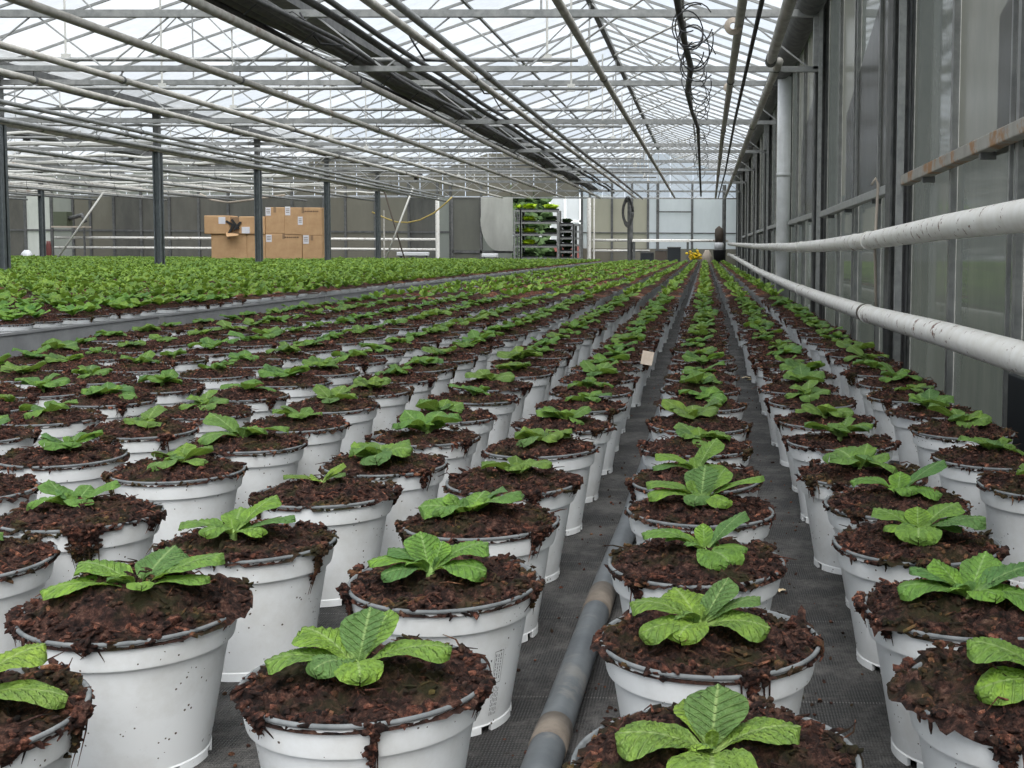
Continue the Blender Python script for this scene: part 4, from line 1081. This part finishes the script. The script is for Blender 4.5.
# beyond the opening
mb = MB(); Rz = random.Random(2)
for k in range(420):
    x, z = K(Rz.uniform(505, 548)) * 1.2, Rz.uniform(0, 2.4)
    clod(mb, (x, 39 + Rz.uniform(-.4, .4), z), Rz.uniform(.12, .22), Rz)
tag(mb.build('hedge', M['hedge']), 'dark green hedge outside beyond the open doorway', 'hedge')
t = thing('greenhouse', 'white-framed greenhouse outside beyond the trolleys', 'greenhouse', (K(570) * 1.3, 43, 0))
mb = MB(); mb.box(-1.4, 1.4, 0, 3, .6, 2.4); mb.build('glazing', FP['white'], t)
mb = MB(); mb.box(-1.42, 1.42, -.02, 3, 0, .6); mb.build('plinth', M['red'], t)
mb = MB()
for x in np.linspace(-1.4, 1.4, 6): mb.box(x - .04, x + .04, -.05, 0, .6, 2.4)
mb.box(-1.4, 1.4, -.05, 0, 1.4, 1.48); mb.build('glazing_frame', M['white'], t)

# ------------------------------------------------------------------ clutter at the end wall
def lump(name, u, v0, v1, Y, wpx, m_, label, cat, seed=0, sq=1.0):
    a, b_ = at_y(u, v1, Y), at_y(u, v0, Y); h = b_[2]; w = wpx / F * Y
    mb = MB(); n = 14; P = []
    for i in range(9):
        f = i / 8; r = w / 2 * (.86 + .22 * math.sin(f * PI) - .42 * max(0, f - .7) / .3 * sq)
        for k in range(n):
            a2 = 2 * PI * k / n; q = 1 + .14 * noise.noise(Vector((math.cos(a2) * 2, math.sin(a2) * 2, f * 3 + seed)))
            P.append((r * q * math.cos(a2), r * q * math.sin(a2) * .8, h * f))
    fs = [(i * n + k, i * n + (k + 1) % n, (i + 1) * n + (k + 1) % n, (i + 1) * n + k) for i in range(8) for k in range(n)] + [tuple(8 * n + k for k in range(n))]
    mb.add(P, fs); return tag(mb.build(name, M[m_], smooth=True, loc=(a[0], Y, 0)), label, cat)
lump('sack', 707, 250, 262, 29.9, 9, 'beige', 'beige sack on the floor beside the yellow flowers', 'sack', 1)
# bucket
t = thing('bucket', 'black bucket at the end of the rows near the glass wall', 'bucket', (at_y(719.5, 255, 30.2)[0], 30.2, 0))
hb = at_y(719, 250, 30.2)[2]; mb = MB(); mb.lathe([(0, .01), (.13, .0), (.165, hb - .02), (.175, hb), (.160, hb), (.125, .03), (0, .03)], 20); mb.build('shell', M['black'], t, True)
mb = MB(); mb.tube([(.17 * math.cos(a), 0, hb - .03 - .12 * math.sin(a) * .4) for a in np.linspace(0, PI, 12)], .006, 5); mb.build('handle', M['galv'], t)
# coat hanging on post
t = thing('coat', 'brown and white work coat hanging on the corner post', 'coat', (at_y(719, 240, 30.9)[0], 30.85, 0))
for nm, z0_, z1_, w_, m_ in (('brown_body', 226, 243, 8, 'brown'), ('white_sleeve', 240, 250, 9, 'white')):
    za, zb_ = at_y(719, z1_, 30.9)[2], at_y(719, z0_, 30.9)[2]; mb = MB()
    mb.lathe([(.01, zb_), (w_ / F * 15, zb_ - .08), (w_ / F * 17, (za + zb_) / 2), (w_ / F * 14, za), (0, za + .01)], 12); mb.build(nm, M[m_], t, True)
# yellow flowers
t = thing('flower_pot', 'small pot of bright yellow flowers at the head of a row', 'flowers', (at_y(695, 257, 29.6)[0], 29.6, 0))
mb = MB(); mb.lathe([(0, 0), (.09, 0), (.12, .14), (.11, .14), (.1, .12), (0, .12)], 14); mb.build('pot', M['green_box'], t)
mb = MB(); Ry = random.Random(8)
for k in range(42): clod(mb, (Ry.gauss(0, .09), Ry.gauss(0, .06), .20 + Ry.uniform(0, .14) * (1 if k % 3 else 1.5)), .04, Ry)
mb.build('petals', M['yellow'], t)
mb = MB()
for k in range(14):
    P, f_, _ = leaf_grid(Ry.uniform(0, 360), .2, .05, Ry.uniform(50, 85), 10, 0, k, 3, 4); mb.add([p + Vector((0, 0, .13)) for p in P], f_)
for k in range(5): mb.tube([(0, 0, .1), (.03 * k - .06, 0, .44 + .03 * (k % 2))], .008, 5)
mb.build('foliage', M['leaf_bed'], t)
# bench with crates near the corner
t = thing('work_bench', 'low white-topped bench holding dark crates at the end wall', 'bench', (at_y(661, 240, 30.9)[0], 30.9, 0))
zt = at_y(661, 240, 30.9)[2]; mb = MB(); mb.box(-.75, .75, -.1, .3, zt - .05, zt); mb.build('bench_top', M['white_paint'], t)
for x in (-.7, .7):
    mb = MB(); mb.box(x - .03, x + .03, -.08, -.02, 0, zt - .05); mb.build('leg', M['galv_dark'], t)
for k, (u, w_, h_, m_, lab) in enumerate(((647, .34, .36, 'board', 'dark crate under the bench, beside the dark post'), (661, .30, .42, 'brown', 'brown crate under the middle of the bench'), (674, .34, .50, 'board', 'tall dark crate under the bench end'))):
    c = thing('crate', lab, 'crate', (at_y(u, 250, 30.9)[0], 31.0, 0)); mb = MB()
    mb.box(-w_ / 2, w_ / 2, -.12, .12, 0, .03); mb.box(-w_ / 2, w_ / 2, -.14, -.12, 0, h_); mb.box(-w_ / 2, w_ / 2, .12, .14, 0, h_); mb.box(-w_ / 2, -w_ / 2 + .02, -.12, .12, 0, h_); mb.box(w_ / 2 - .02, w_ / 2, -.12, .12, 0, h_); mb.build('crate_walls', M[m_], c)
    mb = MB(); mb.box(-w_ / 2 - .01, w_ / 2 + .01, -.15, .15, h_ - .03, h_); mb.build('lid', M['galv_dark'], c)
# far corner clutter beyond the bed
t = thing('machine', 'faded green machine box on a shelf at the end wall', 'machine', (at_y(60, 220, 31)[0], 31.0, at_y(60, 226, 31)[2]))
mb = MB(); mb.box(-.18, .18, 0, .3, 0, .38); mb.build('casing', M['green_box'], t); mb = MB(); mb.tube([(.2, .1, .2), (.55, .1, .3), (.62, .1, .1)], .06, 10); mb.build('duct', M['galv_dark'], t, True)
t = thing('shelf_unit', 'open shelf stand carrying the green machine', 'shelf', (at_y(66, 230, 31)[0], 31, 0))
zz = at_y(60, 226, 31)[2]; mb = MB(); mb.box(-.4, .5, 0, .35, zz - .04, zz - .001); mb.build('shelf', M['beige'], t)
for x in (-.38, .48):
    mb = MB(); mb.box(x - .02, x + .02, 0, .04, 0, zz - .04); mb.build('upright', M['galv_dark'], t)
lump('sack', 27, 250, 260, 30.5, 11, 'white', 'white sack beside the pale pane in the far corner', 'sack', 3)
lump('canister', 49, 241, 260, 30.4, 5, 'red', 'red canister at the far corner beside the slanting brace', 'canister', 5, .3)
lump('canister', 44, 236, 260, 30.6, 3, 'beige', 'slim beige canister beside the red one', 'canister', 6, .3)
# white tray and low bench by the door
a = at_y(488.5, 257, 29.9); z = at_y(488, 253.5, 29.9)[2]
t = thing('tray', 'white plastic tray standing on its legs before the sliding door', 'tray', (a[0], 30.1, 0)); mb = MB(); mb.box(-.20, .20, -.1, .1, z - .10, z); mb.build('tray_body', M['white'], t, bevel=.02)
mb = MB(); mb.box(-.16, -.13, -.05, .05, 0, z - .10); mb.box(.13, .16, -.05, .05, 0, z - .10); mb.build('leg', M['galv_dark'], t)
a = at_y(413, 253, 30.2)
t = thing('trough', 'long pale trough lying low beside the thick white post', 'trough', (a[0], 30.2, 0)); z = at_y(413, 252, 30.2)[2]
mb = MB(); mb.box(-.40, .40, -.12, .12, z - .10, z); mb.build('basin', M['white'], t, bevel=.02); mb = MB(); mb.box(-.35, -.3, -.1, .1, 0, z - .10); mb.box(.3, .35, -.1, .1, 0, z - .10); mb.build('leg', M['galv_dark'], t)

# ------------------------------------------------------------------ small things among the rows
x, y = on_z(646, 364, RIM + .004)
mb = MB(); mt = Matrix.Translation((x, y, RIM + .002)) @ Matrix.Rotation(math.radians(-18), 4, 'X') @ Matrix.Rotation(math.radians(10), 4, 'Y')
mb.box(-.015, .015, -.001, .001, 0, .036, 0, mt); tag(mb.build('plant_tag', M['tag']), 'pale wooden tag standing on a pot rim in the row beside the aisle', 'tag')
for k, (u, v_, rz, lab) in enumerate(((742, 378, .6, 'larger dry yellow leaf on the aisle floor'), (752, 380, 2.2, 'smaller dry yellow leaf on the aisle floor'), (779, 592, 1.2, 'pale dry leaf curl on the floor beside a front pot'))):
    x, y = on_z(u, v_, .003); s = .035 if k == 0 else .024 if k == 1 else .016
    mb = MB(); P, f_, _ = leaf_grid(math.degrees(rz), s, s * .7, 8, 20, 0, k, 5, 8); mb.add([p + Vector((x, y, .003)) for p in P], f_)
    tag(mb.build('fallen_leaf', M['dead'], smooth=True), lab, 'leaf')
# scattered crumbs of peat on the fabric
mb = MB(); Rc = random.Random(21)
for k in range(2200):
    y = .8 + 9 * Rc.random() ** 1.6; x = Rc.choice((-.12, .11, .33, -.35, -.6)) + Rc.gauss(0, .05)
    clod(mb, (x, y, .001), Rc.uniform(.0008, .003), Rc)
tag(mb.build('peat_crumbs', M['soil']), 'crumbs of dark peat scattered on the ground fabric', 'crumbs', kind='stuff')

# ------------------------------------------------------------------ light
w = bpy.data.worlds.new('sky'); sc.world = w; w.use_nodes = True; nt = w.node_tree; bg = nt.nodes['Background']
tc = nt.nodes.new('ShaderNodeTexCoord'); nz = N(nt, 'ShaderNodeTexNoise', Scale=2.2, Detail=5.0, Roughness=.6); nt.links.new(tc.outputs['Generated'], nz.inputs['Vector'])
c = ramp(nt, nz.outputs[0], [(.35, (.60, .70, .84)), (.55, (.90, .93, .97)), (.8, (1, 1, 1))]); nt.links.new(c, bg.inputs[0]); bg.inputs[1].default_value = .85
sd = bpy.data.lights.new('sun', 'SUN'); sd.energy = 6.3; sd.angle = math.radians(70); sd.color = (1, .98, .95); so = bpy.data.objects.new('sun', sd); COL.objects.link(so)
so.rotation_euler = (math.radians(28), math.radians(18), 0)
sc.view_settings.view_transform = 'Standard'; sc.view_settings.look = 'None'; sc.view_settings.gamma = 1; sc.view_settings.use_curve_mapping = False
sc.view_settings.exposure = .6
sc.cycles.use_denoising = True; sc.cycles.max_bounces = 10; sc.cycles.transparent_max_bounces = 16
